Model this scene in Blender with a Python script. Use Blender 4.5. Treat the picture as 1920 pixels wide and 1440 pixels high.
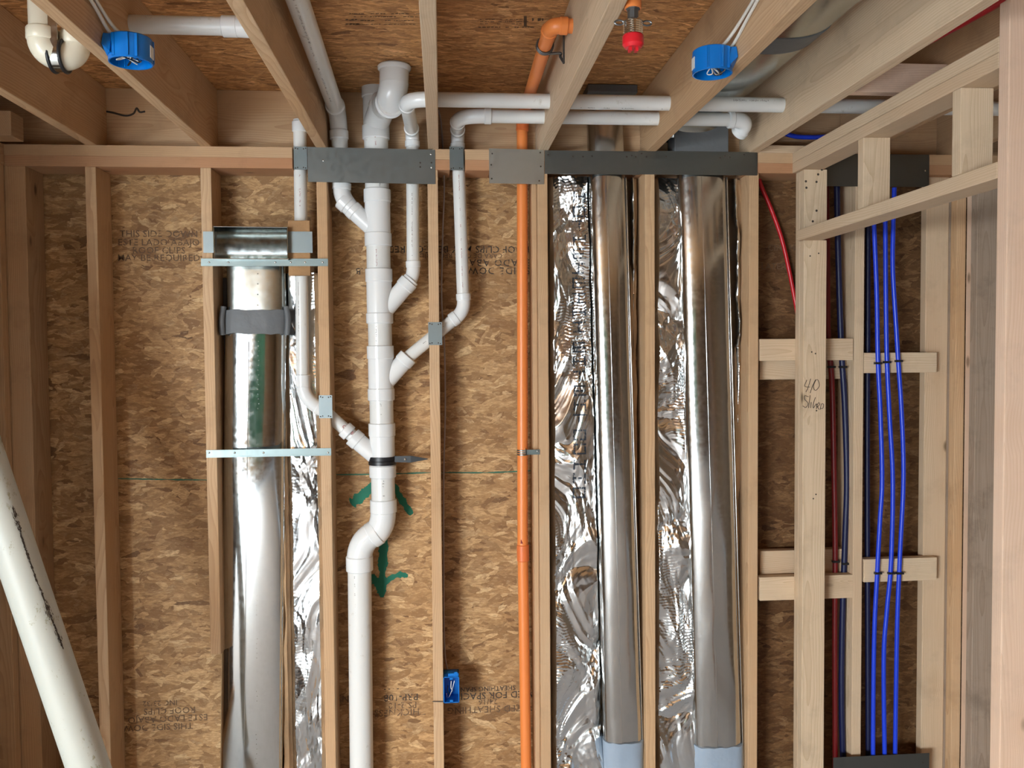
import bpy, bmesh, math, random
from mathutils import Vector, Matrix, noise
random.seed(7)
for o in list(bpy.data.objects): bpy.data.objects.remove(o)
SC = bpy.context.scene
COL = SC.collection
PI = math.pi

# ------------------------------------------------------------------ camera
CP = Vector((0.0263, -3.1941, 1.6881)); YAW, PIT, ROL, FPX = 0.0822, -0.0373, -0.0078, 1600.0
_cy, _sy = math.cos(YAW), math.sin(YAW)
FWD = Vector((_sy*math.cos(PIT), _cy*math.cos(PIT), math.sin(PIT)))
_r = Vector((_cy, -_sy, 0)); _u = _r.cross(FWD)
RGT = math.cos(ROL)*_r + math.sin(ROL)*_u
UPV = -math.sin(ROL)*_r + math.cos(ROL)*_u
cam = bpy.data.cameras.new('camera'); camo = bpy.data.objects.new('camera', cam); COL.objects.link(camo)
M = Matrix((RGT, UPV, -FWD)).transposed().to_4x4(); M.translation = CP
camo.matrix_world = M
cam.sensor_fit = 'HORIZONTAL'; cam.sensor_width = 36.0; cam.lens = FPX/1920*36
cam.clip_start = 0.02
SC.camera = camo

def ray(px, py): return FWD + RGT*(px-960)/FPX - UPV*(py-720)/FPX
def at(px, py, Y=0.0):                     # measured image point -> place on the depth plane Y
    d = ray(px, py); return CP + d*((Y-CP.y)/d.y)
def atx(px, py, X): d = ray(px, py); return CP + d*((X-CP.x)/d.x)
def atz(px, py, Z): d = ray(px, py); return CP + d*((Z-CP.z)/d.z)

# ------------------------------------------------------------------ light
SC.view_settings.view_transform = 'Standard'; SC.view_settings.look = 'None'
SC.view_settings.gamma = 1.0; SC.view_settings.use_curve_mapping = False
SC.view_settings.exposure = 0.12
W = bpy.data.worlds.new('world'); SC.world = W; W.use_nodes = True
W.node_tree.nodes['Background'].inputs[0].default_value = (0.75, 0.88, 1.0, 1)
W.node_tree.nodes['Background'].inputs[1].default_value = 0.8

def area(name, loc, target, sx, sy, power, col):
    l = bpy.data.lights.new(name, 'AREA'); l.shape = 'RECTANGLE'; l.size = sx; l.size_y = sy
    l.energy = power; l.color = col
    o = bpy.data.objects.new(name, l); COL.objects.link(o); o.location = loc
    o.rotation_euler = (Vector(target)-Vector(loc)).to_track_quat('-Z', 'Y').to_euler()
    return o
# daylight through the tall opening in the far left wall, and through the one behind the camera
dl = area('daylight_left', (-4.25, -7.0, 1.35), (-3.1, -5.2, -3.2), 2.0, 1.7, 1200, (0.88, 0.96, 1.0)); dl.data.spread = math.radians(160)

# ------------------------------------------------------------------ node helpers
def nt(name):
    m = bpy.data.materials.new(name); m.use_nodes = True
    t = m.node_tree; b = t.nodes['Principled BSDF']
    return m, t, b
def N(t, typ, **kw):
    n = t.nodes.new(typ)
    for k, v in kw.items():
        if k == 'ins':
            for i, x in v.items():
                if isinstance(x, bpy.types.NodeSocket): t.links.new(x, n.inputs[i])
                else: n.inputs[i].default_value = x
        else: setattr(n, k, v)
    return n
def math_(t, op, a, b=0.0, c=0.0, clamp=False):
    n = N(t, 'ShaderNodeMath', operation=op, ins={0: a, 1: b, 2: c}); n.use_clamp = clamp
    return n.outputs[0]
def mixc(t, f, a, b, bt='MIX'):
    n = N(t, 'ShaderNodeMix', data_type='RGBA', blend_type=bt)
    for i, x in ((0, f), (6, a), (7, b)):
        if isinstance(x, bpy.types.NodeSocket): t.links.new(x, n.inputs[i])
        else: n.inputs[i].default_value = x if i == 0 else (tuple(x)+(1,))[:4]
    return n.outputs[2]
def ramp(t, f, stops):
    n = N(t, 'ShaderNodeValToRGB', ins={0: f}); cr = n.color_ramp
    while len(cr.elements) < len(stops): cr.elements.new(0.5)
    for e, (p, c) in zip(cr.elements, stops):
        e.position = p; e.color = (tuple(c)+(1,))[:4] if hasattr(c, '__len__') else (c, c, c, 1)
    return n.outputs[0]

def simple(name, col, rough=0.5, metal=0.0, bump=0.0, bscale=40, mottling=0.06, spec=0.5, coat=0.0):
    m, t, b = nt(name)
    tc = N(t, 'ShaderNodeTexCoord')
    nz = N(t, 'ShaderNodeTexNoise', ins={'Vector': tc.outputs['Object'], 'Scale': 9.0, 'Detail': 5.0})
    c = mixc(t, nz.outputs[0], [x*(1-mottling) for x in col], [min(1, x*(1+mottling)) for x in col])
    t.links.new(c, b.inputs['Base Color'])
    b.inputs['Roughness'].default_value = rough; b.inputs['Metallic'].default_value = metal
    b.inputs['Specular IOR Level'].default_value = spec; b.inputs['Coat Weight'].default_value = coat
    if bump:
        n2 = N(t, 'ShaderNodeTexNoise', ins={'Vector': tc.outputs['Object'], 'Scale': bscale, 'Detail': 3.0})
        bp = N(t, 'ShaderNodeBump', ins={'Strength': bump, 'Distance': 0.004, 'Height': n2.outputs[0]})
        t.links.new(bp.outputs[0], b.inputs['Normal'])
    return m

def wood(name, axis, base, dark, pale, knots=0.62, stain=0.0):
    m, t, b = nt(name)
    tc = N(t, 'ShaderNodeTexCoord'); oi = N(t, 'ShaderNodeObjectInfo')
    s = N(t, 'ShaderNodeSeparateXYZ', ins={0: tc.outputs['Object']})
    X, Y, Z = s.outputs
    if axis == 'z': a, bb, l = X, Y, Z
    elif axis == 'y': a, bb, l = X, Z, Y
    else: a, bb, l = Y, Z, X
    rnd = oi.outputs['Random']
    l2 = math_(t, 'MULTIPLY_ADD', rnd, 37.0, l)
    a2 = math_(t, 'MULTIPLY_ADD', rnd, 0.10, a); b2 = math_(t, 'ADD', bb, math_(t, 'MULTIPLY_ADD', rnd, 0.14, -0.04))
    a2 = math_(t, 'ADD', a2, 0.012)
    lv = N(t, 'ShaderNodeCombineXYZ', ins={0: math_(t, 'MULTIPLY', a2, 5.0), 1: math_(t, 'MULTIPLY', b2, 5.0), 2: math_(t, 'MULTIPLY', l2, 1.3)})
    low = N(t, 'ShaderNodeTexNoise', ins={'Vector': lv.outputs[0], 'Scale': 1.0, 'Detail': 2.5})
    # knots
    kv = N(t, 'ShaderNodeCombineXYZ', ins={0: math_(t, 'MULTIPLY', a2, 8.0), 1: math_(t, 'MULTIPLY', b2, 8.0), 2: math_(t, 'MULTIPLY', l2, 4.0)})
    vo = N(t, 'ShaderNodeTexVoronoi', voronoi_dimensions='3D', ins={'Vector': kv.outputs[0], 'Scale': 1.0})
    gate = N(t, 'ShaderNodeSeparateXYZ', ins={0: vo.outputs['Color']})
    g = math_(t, 'GREATER_THAN', gate.outputs[0], knots)
    kd = math_(t, 'MULTIPLY_ADD', math_(t, 'SUBTRACT', 1.0, g), 2.0, vo.outputs['Distance'])
    near = N(t, 'ShaderNodeMapRange', ins={0: kd, 1: 0.06, 2: 0.34, 3: 1.0, 4: 0.0}).outputs[0]
    core = N(t, 'ShaderNodeMapRange', ins={0: kd, 1: 0.05, 2: 0.11, 3: 1.0, 4: 0.0}).outputs[0]
    r2 = math_(t, 'ADD', math_(t, 'MULTIPLY', a2, a2), math_(t, 'MULTIPLY', b2, b2))
    r = math_(t, 'SQRT', r2)
    r = math_(t, 'MULTIPLY_ADD', low.outputs[0], 0.075, r)
    r = math_(t, 'MULTIPLY_ADD', near, 0.012, r)
    ring = math_(t, 'FRACT', math_(t, 'MULTIPLY', r, 165.0))
    ring = math_(t, 'POWER', ring, 2.2)
    fv = N(t, 'ShaderNodeCombineXYZ', ins={0: math_(t, 'MULTIPLY', a2, 260.0), 1: math_(t, 'MULTIPLY', b2, 260.0), 2: math_(t, 'MULTIPLY', l2, 7.0)})
    fib = N(t, 'ShaderNodeTexNoise', ins={'Vector': fv.outputs[0], 'Scale': 1.0, 'Detail': 3.0})
    c = mixc(t, ramp(t, low.outputs[0], [(0.3, 0.0), (0.7, 1.0)]), base, pale)
    c = mixc(t, math_(t, 'MULTIPLY', ring, 0.52), c, dark)
    c = mixc(t, math_(t, 'MULTIPLY', ramp(t, fib.outputs[0], [(0.35, 0.0), (0.75, 1.0)]), 0.25), c, dark)
    c = mixc(t, math_(t, 'MULTIPLY', near, 0.35), c, dark)
    c = mixc(t, math_(t, 'MULTIPLY', core, 0.85), c, [x*0.22 for x in dark])
    # board to board tone and handling dirt
    c = mixc(t, math_(t, 'MULTIPLY', rnd, 0.30), c, (0.40, 0.25, 0.15))
    dn = N(t, 'ShaderNodeTexNoise', ins={'Vector': tc.outputs['Object'], 'Scale': 5.0, 'Detail': 6.0, 'Roughness': 0.7})
    c = mixc(t, math_(t, 'MULTIPLY', ramp(t, dn.outputs[0], [(0.52, 0.0), (0.72, 1.0)]), 0.35+stain), c, [x*0.45 for x in base])
    t.links.new(c, b.inputs['Base Color'])
    b.inputs['Roughness'].default_value = 0.72; b.inputs['Specular IOR Level'].default_value = 0.25
    hb = math_(t, 'ADD', fib.outputs[0], math_(t, 'MULTIPLY', ring, 0.4))
    bp = N(t, 'ShaderNodeBump', ins={'Strength': 0.25, 'Distance': 0.001, 'Height': hb})
    t.links.new(bp.outputs[0], b.inputs['Normal'])
    return m

def osb(name, plane, tint=(1, 1, 1), asp=1.0, dirt=0.0, contrast=1.0):
    m, t, b = nt(name)
    tc = N(t, 'ShaderNodeTexCoord')
    s = N(t, 'ShaderNodeSeparateXYZ', ins={0: tc.outputs['Object']}); X, Y, Z = s.outputs
    uv = N(t, 'ShaderNodeCombineXYZ', ins={0: Y if plane == 'yz' else X, 1: Y if plane == 'xy' else Z, 2: 0.0}).outputs[0]
    wn = N(t, 'ShaderNodeTexNoise', ins={'Vector': uv, 'Scale': 30.0, 'Detail': 3.0, 'Roughness': 0.7})
    wv = N(t, 'ShaderNodeVectorMath', operation='SUBTRACT', ins={0: wn.outputs[1], 1: (0.5, 0.5, 0.5)})
    wv = N(t, 'ShaderNodeVectorMath', operation='SCALE', ins={0: wv.outputs[0], 3: 0.012})
    uvw = N(t, 'ShaderNodeVectorMath', operation='ADD', ins={0: uv, 1: wv.outputs[0]}).outputs[0]
    P = T_ = G = None
    for i, (rot, su, sv, bias) in enumerate([(3, 13, 42*asp, 0), (-22, 11, 36*asp, -0.03), (24, 14, 40*asp, -0.03), (-50, 14, 44, -0.16), (55, 12, 50, -0.15), (-8, 20, 70*asp, 0.02), (11, 24, 95*asp, 0.0), (-36, 18, 60, -0.08)]):
        mp = N(t, 'ShaderNodeVectorRotate', rotation_type='Z_AXIS', ins={'Vector': uvw, 'Angle': math.radians(rot)})
        mp2 = N(t, 'ShaderNodeVectorMath', operation='MULTIPLY_ADD', ins={0: mp.outputs[0], 1: (su, sv, 1), 2: (i*7.3, i*3.1, 0)})
        vo = N(t, 'ShaderNodeTexVoronoi', voronoi_dimensions='2D', distance='CHEBYCHEV' if i % 2 else 'MANHATTAN', ins={'Vector': mp2.outputs[0], 'Scale': 1.0, 'Randomness': 0.9})
        cs = N(t, 'ShaderNodeSeparateXYZ', ins={0: vo.outputs['Color']})
        gr = N(t, 'ShaderNodeVectorMath', operation='MULTIPLY', ins={0: mp.outputs[0], 1: (10, 260, 1)})
        gn = N(t, 'ShaderNodeTexNoise', noise_dimensions='2D', ins={'Vector': gr.outputs[0], 'Scale': 1.0, 'Detail': 2.0})
        pr = math_(t, 'ADD', cs.outputs[0], bias)
        tone = cs.outputs[1]; grn = gn.outputs[0]
        if P is None: P, T_, G = pr, tone, grn
        else:
            k = math_(t, 'GREATER_THAN', pr, P)
            T_ = N(t, 'ShaderNodeMix', data_type='FLOAT', ins={0: k, 2: T_, 3: tone}).outputs[0]
            G = N(t, 'ShaderNodeMix', data_type='FLOAT', ins={0: k, 2: G, 3: grn}).outputs[0]
            P = math_(t, 'MAXIMUM', pr, P)
    tt = [(0.0, (0.10, 0.05, 0.02)), (0.04, (0.20, 0.11, 0.045)), (0.14, (0.37, 0.225, 0.10)), (0.5, (0.50, 0.325, 0.155)), (0.85, (0.62, 0.43, 0.225)), (1.0, (0.76, 0.58, 0.34))]
    c = ramp(t, T_, [(p, tuple(x*y for x, y in zip(cc, tint))) for p, cc in tt])
    c = mixc(t, math_(t, 'MULTIPLY', ramp(t, G, [(0.35, 0.0), (0.7, 1.0)]), 0.40), c, tuple(x*y for x, y in zip((0.24, 0.14, 0.07), tint)))
    edge = ramp(t, P, [(0.74, 1.0), (0.86, 0.0)])
    c = mixc(t, math_(t, 'MULTIPLY', edge, 0.55), c, tuple(x*y for x, y in zip((0.17, 0.09, 0.04), tint)))
    big = N(t, 'ShaderNodeTexNoise', ins={'Vector': uv, 'Scale': 2.3, 'Detail': 3.0})
    c = mixc(t, math_(t, 'MULTIPLY', ramp(t, big.outputs[0], [(0.4, 0.0), (0.75, 1.0)]), 0.25+dirt), c, tuple(x*y for x, y in zip((0.26, 0.16, 0.08), tint)))
    fs = N(t, 'ShaderNodeVectorMath', operation='MULTIPLY', ins={0: uvw, 1: (40, 130, 1)})
    fn = N(t, 'ShaderNodeTexNoise', noise_dimensions='2D', ins={'Vector': fs.outputs[0], 'Scale': 1.0, 'Detail': 6.0, 'Roughness': 0.7})
    c = mixc(t, math_(t, 'MULTIPLY', ramp(t, fn.outputs[0], [(0.40, 1.0), (0.55, 0.0)]), 0.55), c, tuple(x*y for x, y in zip((0.26, 0.15, 0.07), tint)))
    c = mixc(t, math_(t, 'MULTIPLY', ramp(t, fn.outputs[0], [(0.56, 0.0), (0.70, 1.0)]), 0.30), c, tuple(x*y for x, y in zip((0.68, 0.52, 0.32), tint)))
    t.links.new(c, b.inputs['Base Color'])
    b.inputs['Roughness'].default_value = 0.62; b.inputs['Specular IOR Level'].default_value = 0.3
    hh = math_(t, 'ADD', math_(t, 'MULTIPLY', P, 1.6), math_(t, 'MULTIPLY', G, 0.3))
    bp = N(t, 'ShaderNodeBump', ins={'Strength': 0.7, 'Distance': 0.0015, 'Height': hh})
    t.links.new(bp.outputs[0], b.inputs['Normal'])
    return m

def sheet_metal(name, col, rough, bump=0.12, stretch=0.25, rvar=0.12, spangle=0.0):
    m, t, b = nt(name)
    tc = N(t, 'ShaderNodeTexCoord')
    sv = N(t, 'ShaderNodeVectorMath', operation='MULTIPLY', ins={0: tc.outputs['Object'], 1: (1, 1, stretch)})
    nz = N(t, 'ShaderNodeTexNoise', ins={'Vector': sv.outputs[0], 'Scale': 7.0, 'Detail': 2.0})
    fine = N(t, 'ShaderNodeTexNoise', ins={'Vector': tc.outputs['Object'], 'Scale': 60.0, 'Detail': 4.0})
    vo = N(t, 'ShaderNodeTexVoronoi', ins={'Vector': tc.outputs['Object'], 'Scale': 90.0})
    c = mixc(t, fine.outputs[0], [x*0.88 for x in col], col)
    c = mixc(t, math_(t, 'MULTIPLY', N(t, 'ShaderNodeSeparateXYZ', ins={0: vo.outputs['Color']}).outputs[0], spangle), c, [x*0.7 for x in col])
    t.links.new(c, b.inputs['Base Color']); b.inputs['Metallic'].default_value = 1.0
    rr = N(t, 'ShaderNodeMapRange', ins={0: fine.outputs[0], 1: 0.3, 2: 0.7, 3: max(0.02, rough-rvar/2), 4: rough+rvar/2}).outputs[0]
    t.links.new(rr, b.inputs['Roughness'])
    bp = N(t, 'ShaderNodeBump', ins={'Strength': bump, 'Distance': 0.02, 'Height': nz.outputs[0]})
    t.links.new(bp.outputs[0], b.inputs['Normal'])
    return m

# ------------------------------------------------------------------ materials
PINE = dict(base=(0.58, 0.36, 0.19), dark=(0.38, 0.21, 0.10), pale=(0.64, 0.45, 0.28))
PALE = dict(base=(0.66, 0.485, 0.33), dark=(0.44, 0.30, 0.17), pale=(0.70, 0.56, 0.40))
RED = dict(base=(0.50, 0.23, 0.11), dark=(0.32, 0.14, 0.06), pale=(0.56, 0.33, 0.18))
PINK = dict(base=(0.80, 0.58, 0.44), dark=(0.62, 0.40, 0.27), pale=(0.84, 0.66, 0.52))
WM = {}
def wm(kind, axis):
    k = kind+'_'+axis
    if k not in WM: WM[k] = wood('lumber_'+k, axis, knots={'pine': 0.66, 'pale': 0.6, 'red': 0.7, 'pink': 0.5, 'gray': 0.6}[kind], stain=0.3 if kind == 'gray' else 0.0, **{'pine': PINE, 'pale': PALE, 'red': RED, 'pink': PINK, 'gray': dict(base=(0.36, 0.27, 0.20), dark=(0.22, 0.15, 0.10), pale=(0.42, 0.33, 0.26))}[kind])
    return WM[k]
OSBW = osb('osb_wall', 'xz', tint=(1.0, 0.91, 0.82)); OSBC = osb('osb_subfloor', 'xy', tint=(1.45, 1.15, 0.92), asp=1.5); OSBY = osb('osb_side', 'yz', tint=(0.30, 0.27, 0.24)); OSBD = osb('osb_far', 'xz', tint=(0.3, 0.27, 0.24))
def pvc_mat(name, col):
    m, t, b = nt(name)
    tc = N(t, 'ShaderNodeTexCoord')
    nz = N(t, 'ShaderNodeTexNoise', ins={'Vector': tc.outputs['Object'], 'Scale': 22.0, 'Detail': 7.0, 'Roughness': 0.75})
    c = mixc(t, ramp(t, nz.outputs[0], [(0.60, 0.0), (0.78, 1.0)]), col, (0.42, 0.37, 0.30))
    t.links.new(c, b.inputs['Base Color']); b.inputs['Roughness'].default_value = 0.28
    return m
PVC = pvc_mat('white_pvc', (0.72, 0.72, 0.70)); PVCF = simple('white_pvc_fitting', (0.77, 0.78, 0.78), 0.16, mottling=0.02)
PVCOLD = pvc_mat('yellowed_pvc', (0.74, 0.68, 0.54))
def old_pipe():
    m, t, b = nt('scuffed_white_pipe')
    tc = N(t, 'ShaderNodeTexCoord')
    sv = N(t, 'ShaderNodeVectorMath', operation='MULTIPLY', ins={0: tc.outputs['Object'], 1: (9, 9, 5)})
    n1 = N(t, 'ShaderNodeTexNoise', ins={'Vector': sv.outputs[0], 'Scale': 1.6, 'Detail': 8.0, 'Roughness': 0.8})
    c = mixc(t, ramp(t, n1.outputs[0], [(0.585, 0.0), (0.63, 1.0)]), (0.50, 0.51, 0.46), (0.30, 0.27, 0.16))
    n2 = N(t, 'ShaderNodeTexNoise', ins={'Vector': sv.outputs[0], 'Scale': 4.0, 'Detail': 9.0, 'Roughness': 0.85})
    c = mixc(t, ramp(t, n2.outputs[0], [(0.66, 0.0), (0.70, 1.0)]), c, (0.06, 0.05, 0.04))
    t.links.new(c, b.inputs['Base Color']); b.inputs['Roughness'].default_value = 0.45
    return m
ORANGE = simple('orange_pipe', (0.78, 0.23, 0.055), 0.38, mottling=0.05); ORANGE2 = simple('orange_coupling', (0.72, 0.17, 0.045), 0.4)
BLUEBOX = simple('blue_box_plastic', (0.0, 0.16, 0.55), 0.32, mottling=0.04); DARKIN = simple('box_inside', (0.0, 0.05, 0.20), 0.5)
BLUEPEX = simple('blue_pex', (0.012, 0.05, 0.62), 0.3); NAVYPEX = simple('dark_blue_pex', (0.003, 0.006, 0.045), 0.45); REDDARK = simple('dark_red_pex', (0.17, 0.006, 0.008), 0.4); REDPEX = simple('red_pex', (0.55, 0.012, 0.02), 0.32)
REDCAP = simple('red_plastic', (0.66, 0.015, 0.025), 0.3); CHROME = simple('chrome_thread', (0.8, 0.8, 0.78), 0.12, 1.0)
DUCT = sheet_metal('galvanised_duct', (0.74, 0.77, 0.77), 0.10, 0.10, 0.15, 0.06); DUCTDULL = sheet_metal('dull_galvanised_duct', (0.50, 0.53, 0.51), 0.24, 0.04, 1.0, 0.05, 0.15)
DUCT2 = sheet_metal('oval_duct_metal', (0.66, 0.67, 0.66), 0.17, 0.16, 0.15, 0.08)
BOOT = sheet_metal('boot_metal', (0.66, 0.70, 0.69), 0.17, 0.10, 1.0, 0.1, 0.2)
PLATE = sheet_metal('steel_plate', (0.20, 0.215, 0.21), 0.42, 0.05, 1.0, 0.12); PLATEL = sheet_metal('light_steel_plate', (0.46, 0.46, 0.42), 0.42, 0.05, 1.0, 0.12)
NAILP = sheet_metal('nail_plate', (0.24, 0.28, 0.29), 0.45, 0.06, 1.0, 0.15); STRAP = sheet_metal('strap_metal', (0.22, 0.27, 0.27), 0.42, 0.05, 1.0, 0.1)
FOIL = sheet_metal('foil_facing', (0.84, 0.86, 0.87), 0.19, 0.25, 0.6, 0.10)
SEAL = simple('gray_duct_sealant', (0.115, 0.12, 0.125), 0.55, bump=0.6, bscale=25, mottling=0.2)
TAPE = simple('blue_gray_tape', (0.30, 0.37, 0.46), 0.5, bump=0.4, bscale=30, mottling=0.12)
FIBER = simple('brown_fiberglass', (0.42, 0.27, 0.15), 0.95, bump=1.0, bscale=35, mottling=0.5)
BLACK = simple('black_rubber', (0.012, 0.012, 0.014), 0.4); GRAYM = simple('dark_hanger_metal', (0.14, 0.14, 0.14), 0.35, 0.8)
INK = simple('black_ink', (0.05, 0.035, 0.025), 0.8, mottling=0.3); INKF = simple('faded_ink', (0.13, 0.075, 0.04), 0.8, mottling=0.4)
INKR = simple('red_ink', (0.30, 0.05, 0.05), 0.7); GREEN = simple('green_spray_paint', (0.0, 0.13, 0.075), 0.7, mottling=0.35, bump=0.2)
WIRE = simple('white_cable_sheath', (0.78, 0.74, 0.66), 0.45); WIREB = simple('black_wire', (0.02, 0.02, 0.02), 0.4); WIREG = simple('gray_wire', (0.35, 0.30, 0.27), 0.5)
LABEL = simple('white_sticker', (0.75, 0.74, 0.70), 0.6); SCREW = simple('screw_head', (0.7, 0.7, 0.68), 0.25, 1.0); CHIPB = simple('cut_osb_block', (0.36, 0.20, 0.09), 0.85, bump=1.0, bscale=60, mottling=0.5)

# ------------------------------------------------------------------ build helpers
def wloc(o):
    v = Vector((0, 0, 0))
    while o is not None: v += o.location; o = o.parent
    return v
def obj(name, bm, mat, parent=None, smooth=None, bevel=0.0, label=None):
    if bevel:
        bmesh.ops.bevel(bm, geom=[e for e in bm.edges if len(e.link_faces) == 2 and e.calc_face_angle(0) > 0.6], offset=bevel, segments=2, affect='EDGES', profile=0.6)
    me = bpy.data.meshes.new(name)
    xs = [v.co for v in bm.verts]
    c = Vector([(min(v[i] for v in xs)+max(v[i] for v in xs))/2 for i in range(3)])
    for v in bm.verts: v.co -= c
    bm.normal_update()
    if smooth is not None:
        for f in bm.faces: f.smooth = True
        for e in bm.edges:
            if len(e.link_faces) == 2 and e.calc_face_angle(0) > smooth: e.smooth = False
    bm.to_mesh(me); bm.free()
    me.materials.append(mat)
    o = bpy.data.objects.new(name, me); COL.objects.link(o)
    o.location = c - (wloc(parent) if parent else Vector((0, 0, 0)))
    if parent: o.parent = parent
    if label: o['label'] = label
    return o
def tag(o, label, cat, group=None, kind=None):
    o['label'] = label; o['category'] = cat
    if group: o['group'] = group
    if kind: o['kind'] = kind
    return o
def thing(name, label, cat, loc, group=None):
    o = bpy.data.objects.new(name, None); COL.objects.link(o); o.location = loc; o.empty_display_size = 0.05
    return tag(o, label, cat, group)
def struct(name, bm, mat, parent=None, **kw):
    o = obj(name, bm, mat, parent, **kw)
    if not parent: o['kind'] = 'structure'
    return o
def add_box(bm, x0, x1, y0, y1, z0, z1):
    vs = [bm.verts.new((x, y, z)) for x in (x0, x1) for y in (y0, y1) for z in (z0, z1)]
    for f in ((0, 1, 3, 2), (4, 6, 7, 5), (0, 4, 5, 1), (2, 3, 7, 6), (0, 2, 6, 4), (1, 5, 7, 3)): bm.faces.new([vs[i] for i in f])
    return vs
def bx(*a):
    bm = bmesh.new(); add_box(bm, *a); bmesh.ops.recalc_face_normals(bm, faces=bm.faces); return bm
def hexa(bm, c):      # eight corners, order as add_box
    vs = [bm.verts.new(p) for p in c]
    for f in ((0, 1, 3, 2), (4, 6, 7, 5), (0, 4, 5, 1), (2, 3, 7, 6), (0, 2, 6, 4), (1, 5, 7, 3)): bm.faces.new([vs[i] for i in f])
    bmesh.ops.recalc_face_normals(bm, faces=bm.faces)
def lumber(name, box, axis, kind, label, cat='lumber', group=None, parent=None, warp=0.0):
    bm = bx(*box)
    o = obj(name, bm, wm(kind, axis), parent, bevel=0.0028)
    if not parent: tag(o, label, cat, group)
    return o
def frame_path(pts):
    n = len(pts); T = []
    for i in range(n):
        a = pts[max(0, i-1)]; b = pts[min(n-1, i+1)]; d = b-a
        j = 1
        while d.length < 1e-7 and j < n: j += 1; d = pts[min(n-1, i+j)]-pts[max(0, i-j)]
        T.append(d.normalized())
    ref = Vector((0, 1, 0)) if abs(T[0].y) < 0.9 else Vector((1, 0, 0))
    u = (ref - T[0]*ref.dot(T[0])).normalized(); fr = []
    for t in T:
        u = (u - t*u.dot(t)).normalized(); fr.append((u, t.cross(u)))
    return fr
def tube(bm, pts, rad, segs=24, cap=True):
    pts = [Vector(p) for p in pts]; fr = frame_path(pts)
    if not hasattr(rad, '__len__'): rad = [rad]*len(pts)
    rings = []
    for p, r, (u, v) in zip(pts, rad, fr):
        rings.append([bm.verts.new(p+(u*math.cos(2*PI*k/segs)+v*math.sin(2*PI*k/segs))*r) for k in range(segs)])
    for a, b in zip(rings, rings[1:]):
        for k in range(segs): bm.faces.new((a[k], a[(k+1) % segs], b[(k+1) % segs], b[k]))
    if cap:
        bm.faces.new(rings[0][::-1]); bm.faces.new(rings[-1])
    return bm
def T1(pts, rad, segs=24, cap=True): 
    bm = bmesh.new(); tube(bm, pts, rad, segs, cap); bmesh.ops.recalc_face_normals(bm, faces=bm.faces); return bm
def fillet(pts, r, n=8):
    pts = [Vector(p) for p in pts]; out = [pts[0]]
    for i in range(1, len(pts)-1):
        p = pts[i]; a = (pts[i-1]-p); b = (pts[i+1]-p)
        ang = a.angle(b); d = min(r/math.tan(ang/2) if ang < 3.1 else 0, a.length*0.49, b.length*0.49)
        A = p+a.normalized()*d; B = p+b.normalized()*d
        for k in range(n+1):
            t = k/n; out.append(A*(1-t)**2 + p*2*t*(1-t) + B*t*t)
    out.append(pts[-1]); return out
def spline(pts, n=10):
    pts = [Vector(p) for p in pts]; P = [pts[0]*2-pts[1]]+pts+[pts[-1]*2-pts[-2]]; out = []
    for i in range(1, len(P)-2):
        for k in range(n):
            t = k/n; a, b, c, d = P[i-1:i+3]
            out.append(0.5*((2*b)+(c-a)*t+(2*a-5*b+4*c-d)*t*t+(3*b-a-3*c+d)*t**3))
    out.append(pts[-1]); return out
def sleeve(bm, a, b, r, segs=32):      # a socket end with a soft lip at both rims
    a = Vector(a); b = Vector(b); d = (b-a).normalized(); L = (b-a).length; e = min(0.003, L/4)
    tube(bm, [a, a+d*0.0005, a+d*e, b-d*e, b-d*0.0005, b], [r-e*0.9, r-e*0.6, r, r, r-e*0.6, r-e*0.9], segs)
def elbow(a, corner, b, r, hub=0.030, parent=None, name='elbow', mat=None, bend=None):
    # from socket mouth a round the corner to socket mouth b; r = pipe radius
    mat = mat or PVCF
    a, c, b = Vector(a), Vector(corner), Vector(b)
    bm = bmesh.new(); da = (c-a).normalized(); db = (b-c).normalized()
    sleeve(bm, a, a+da*hub, r*1.17); sleeve(bm, b-db*hub, b, r*1.17)
    A = a+da*hub*0.8; B = b-db*hub*0.8
    pts = [A*(1-t)**2 + c*2*t*(1-t)+B*t*t for t in [k/14 for k in range(15)]]
    tube(bm, pts, r*1.07, 32)
    bmesh.ops.recalc_face_normals(bm, faces=bm.faces)
    return obj(name, bm, mat, parent, smooth=0.6)
def pipe(a, b, r, parent=None, name='pipe', mat=None): return obj(name, T1([Vector(a), Vector(b)], r, 40), mat or PVC, parent, smooth=0.6)
def marks(a, b, r, face, mat, parent, wid=0.006, seed=1, name='printing', fill=0.62):
    # a run of small printed strokes wrapped on the pipe along a->b, on the side towards `face`
    rnd = random.Random(seed); a = Vector(a); b = Vector(b); d = (b-a).normalized(); L = (b-a).length
    f = Vector(face); f = (f-d*f.dot(d)).normalized(); s = d.cross(f)
    bm = bmesh.new(); x = 0.0; R = r+0.0005
    def pt(u, w):
        an = w/R; return a+d*u+(f*math.cos(an)+s*math.sin(an))*R
    while x < L:
        w = rnd.uniform(0.003, 0.005)
        if rnd.random() < fill or x == 0.0:
            for q in range(rnd.choice((2, 3))):
                h0 = rnd.uniform(-wid/2, 0); h1 = rnd.uniform(0, wid/2)
                if rnd.random() < 0.5: x0, x1, w0, w1 = x+q*w/3, x+q*w/3+0.0009, h0, h1
                else: x0, x1, w0, w1 = x, x+w*0.8, h0, h0+0.0011
                bm.faces.new([bm.verts.new(pt(*c)) for c in ((x0, w0), (x1, w0), (x1, w1), (x0, w1))])
        elif rnd.random() < 0.25: x += rnd.uniform(0.01, 0.03)
        x += w+0.0012
    return obj(name, bm, mat, parent)
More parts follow.
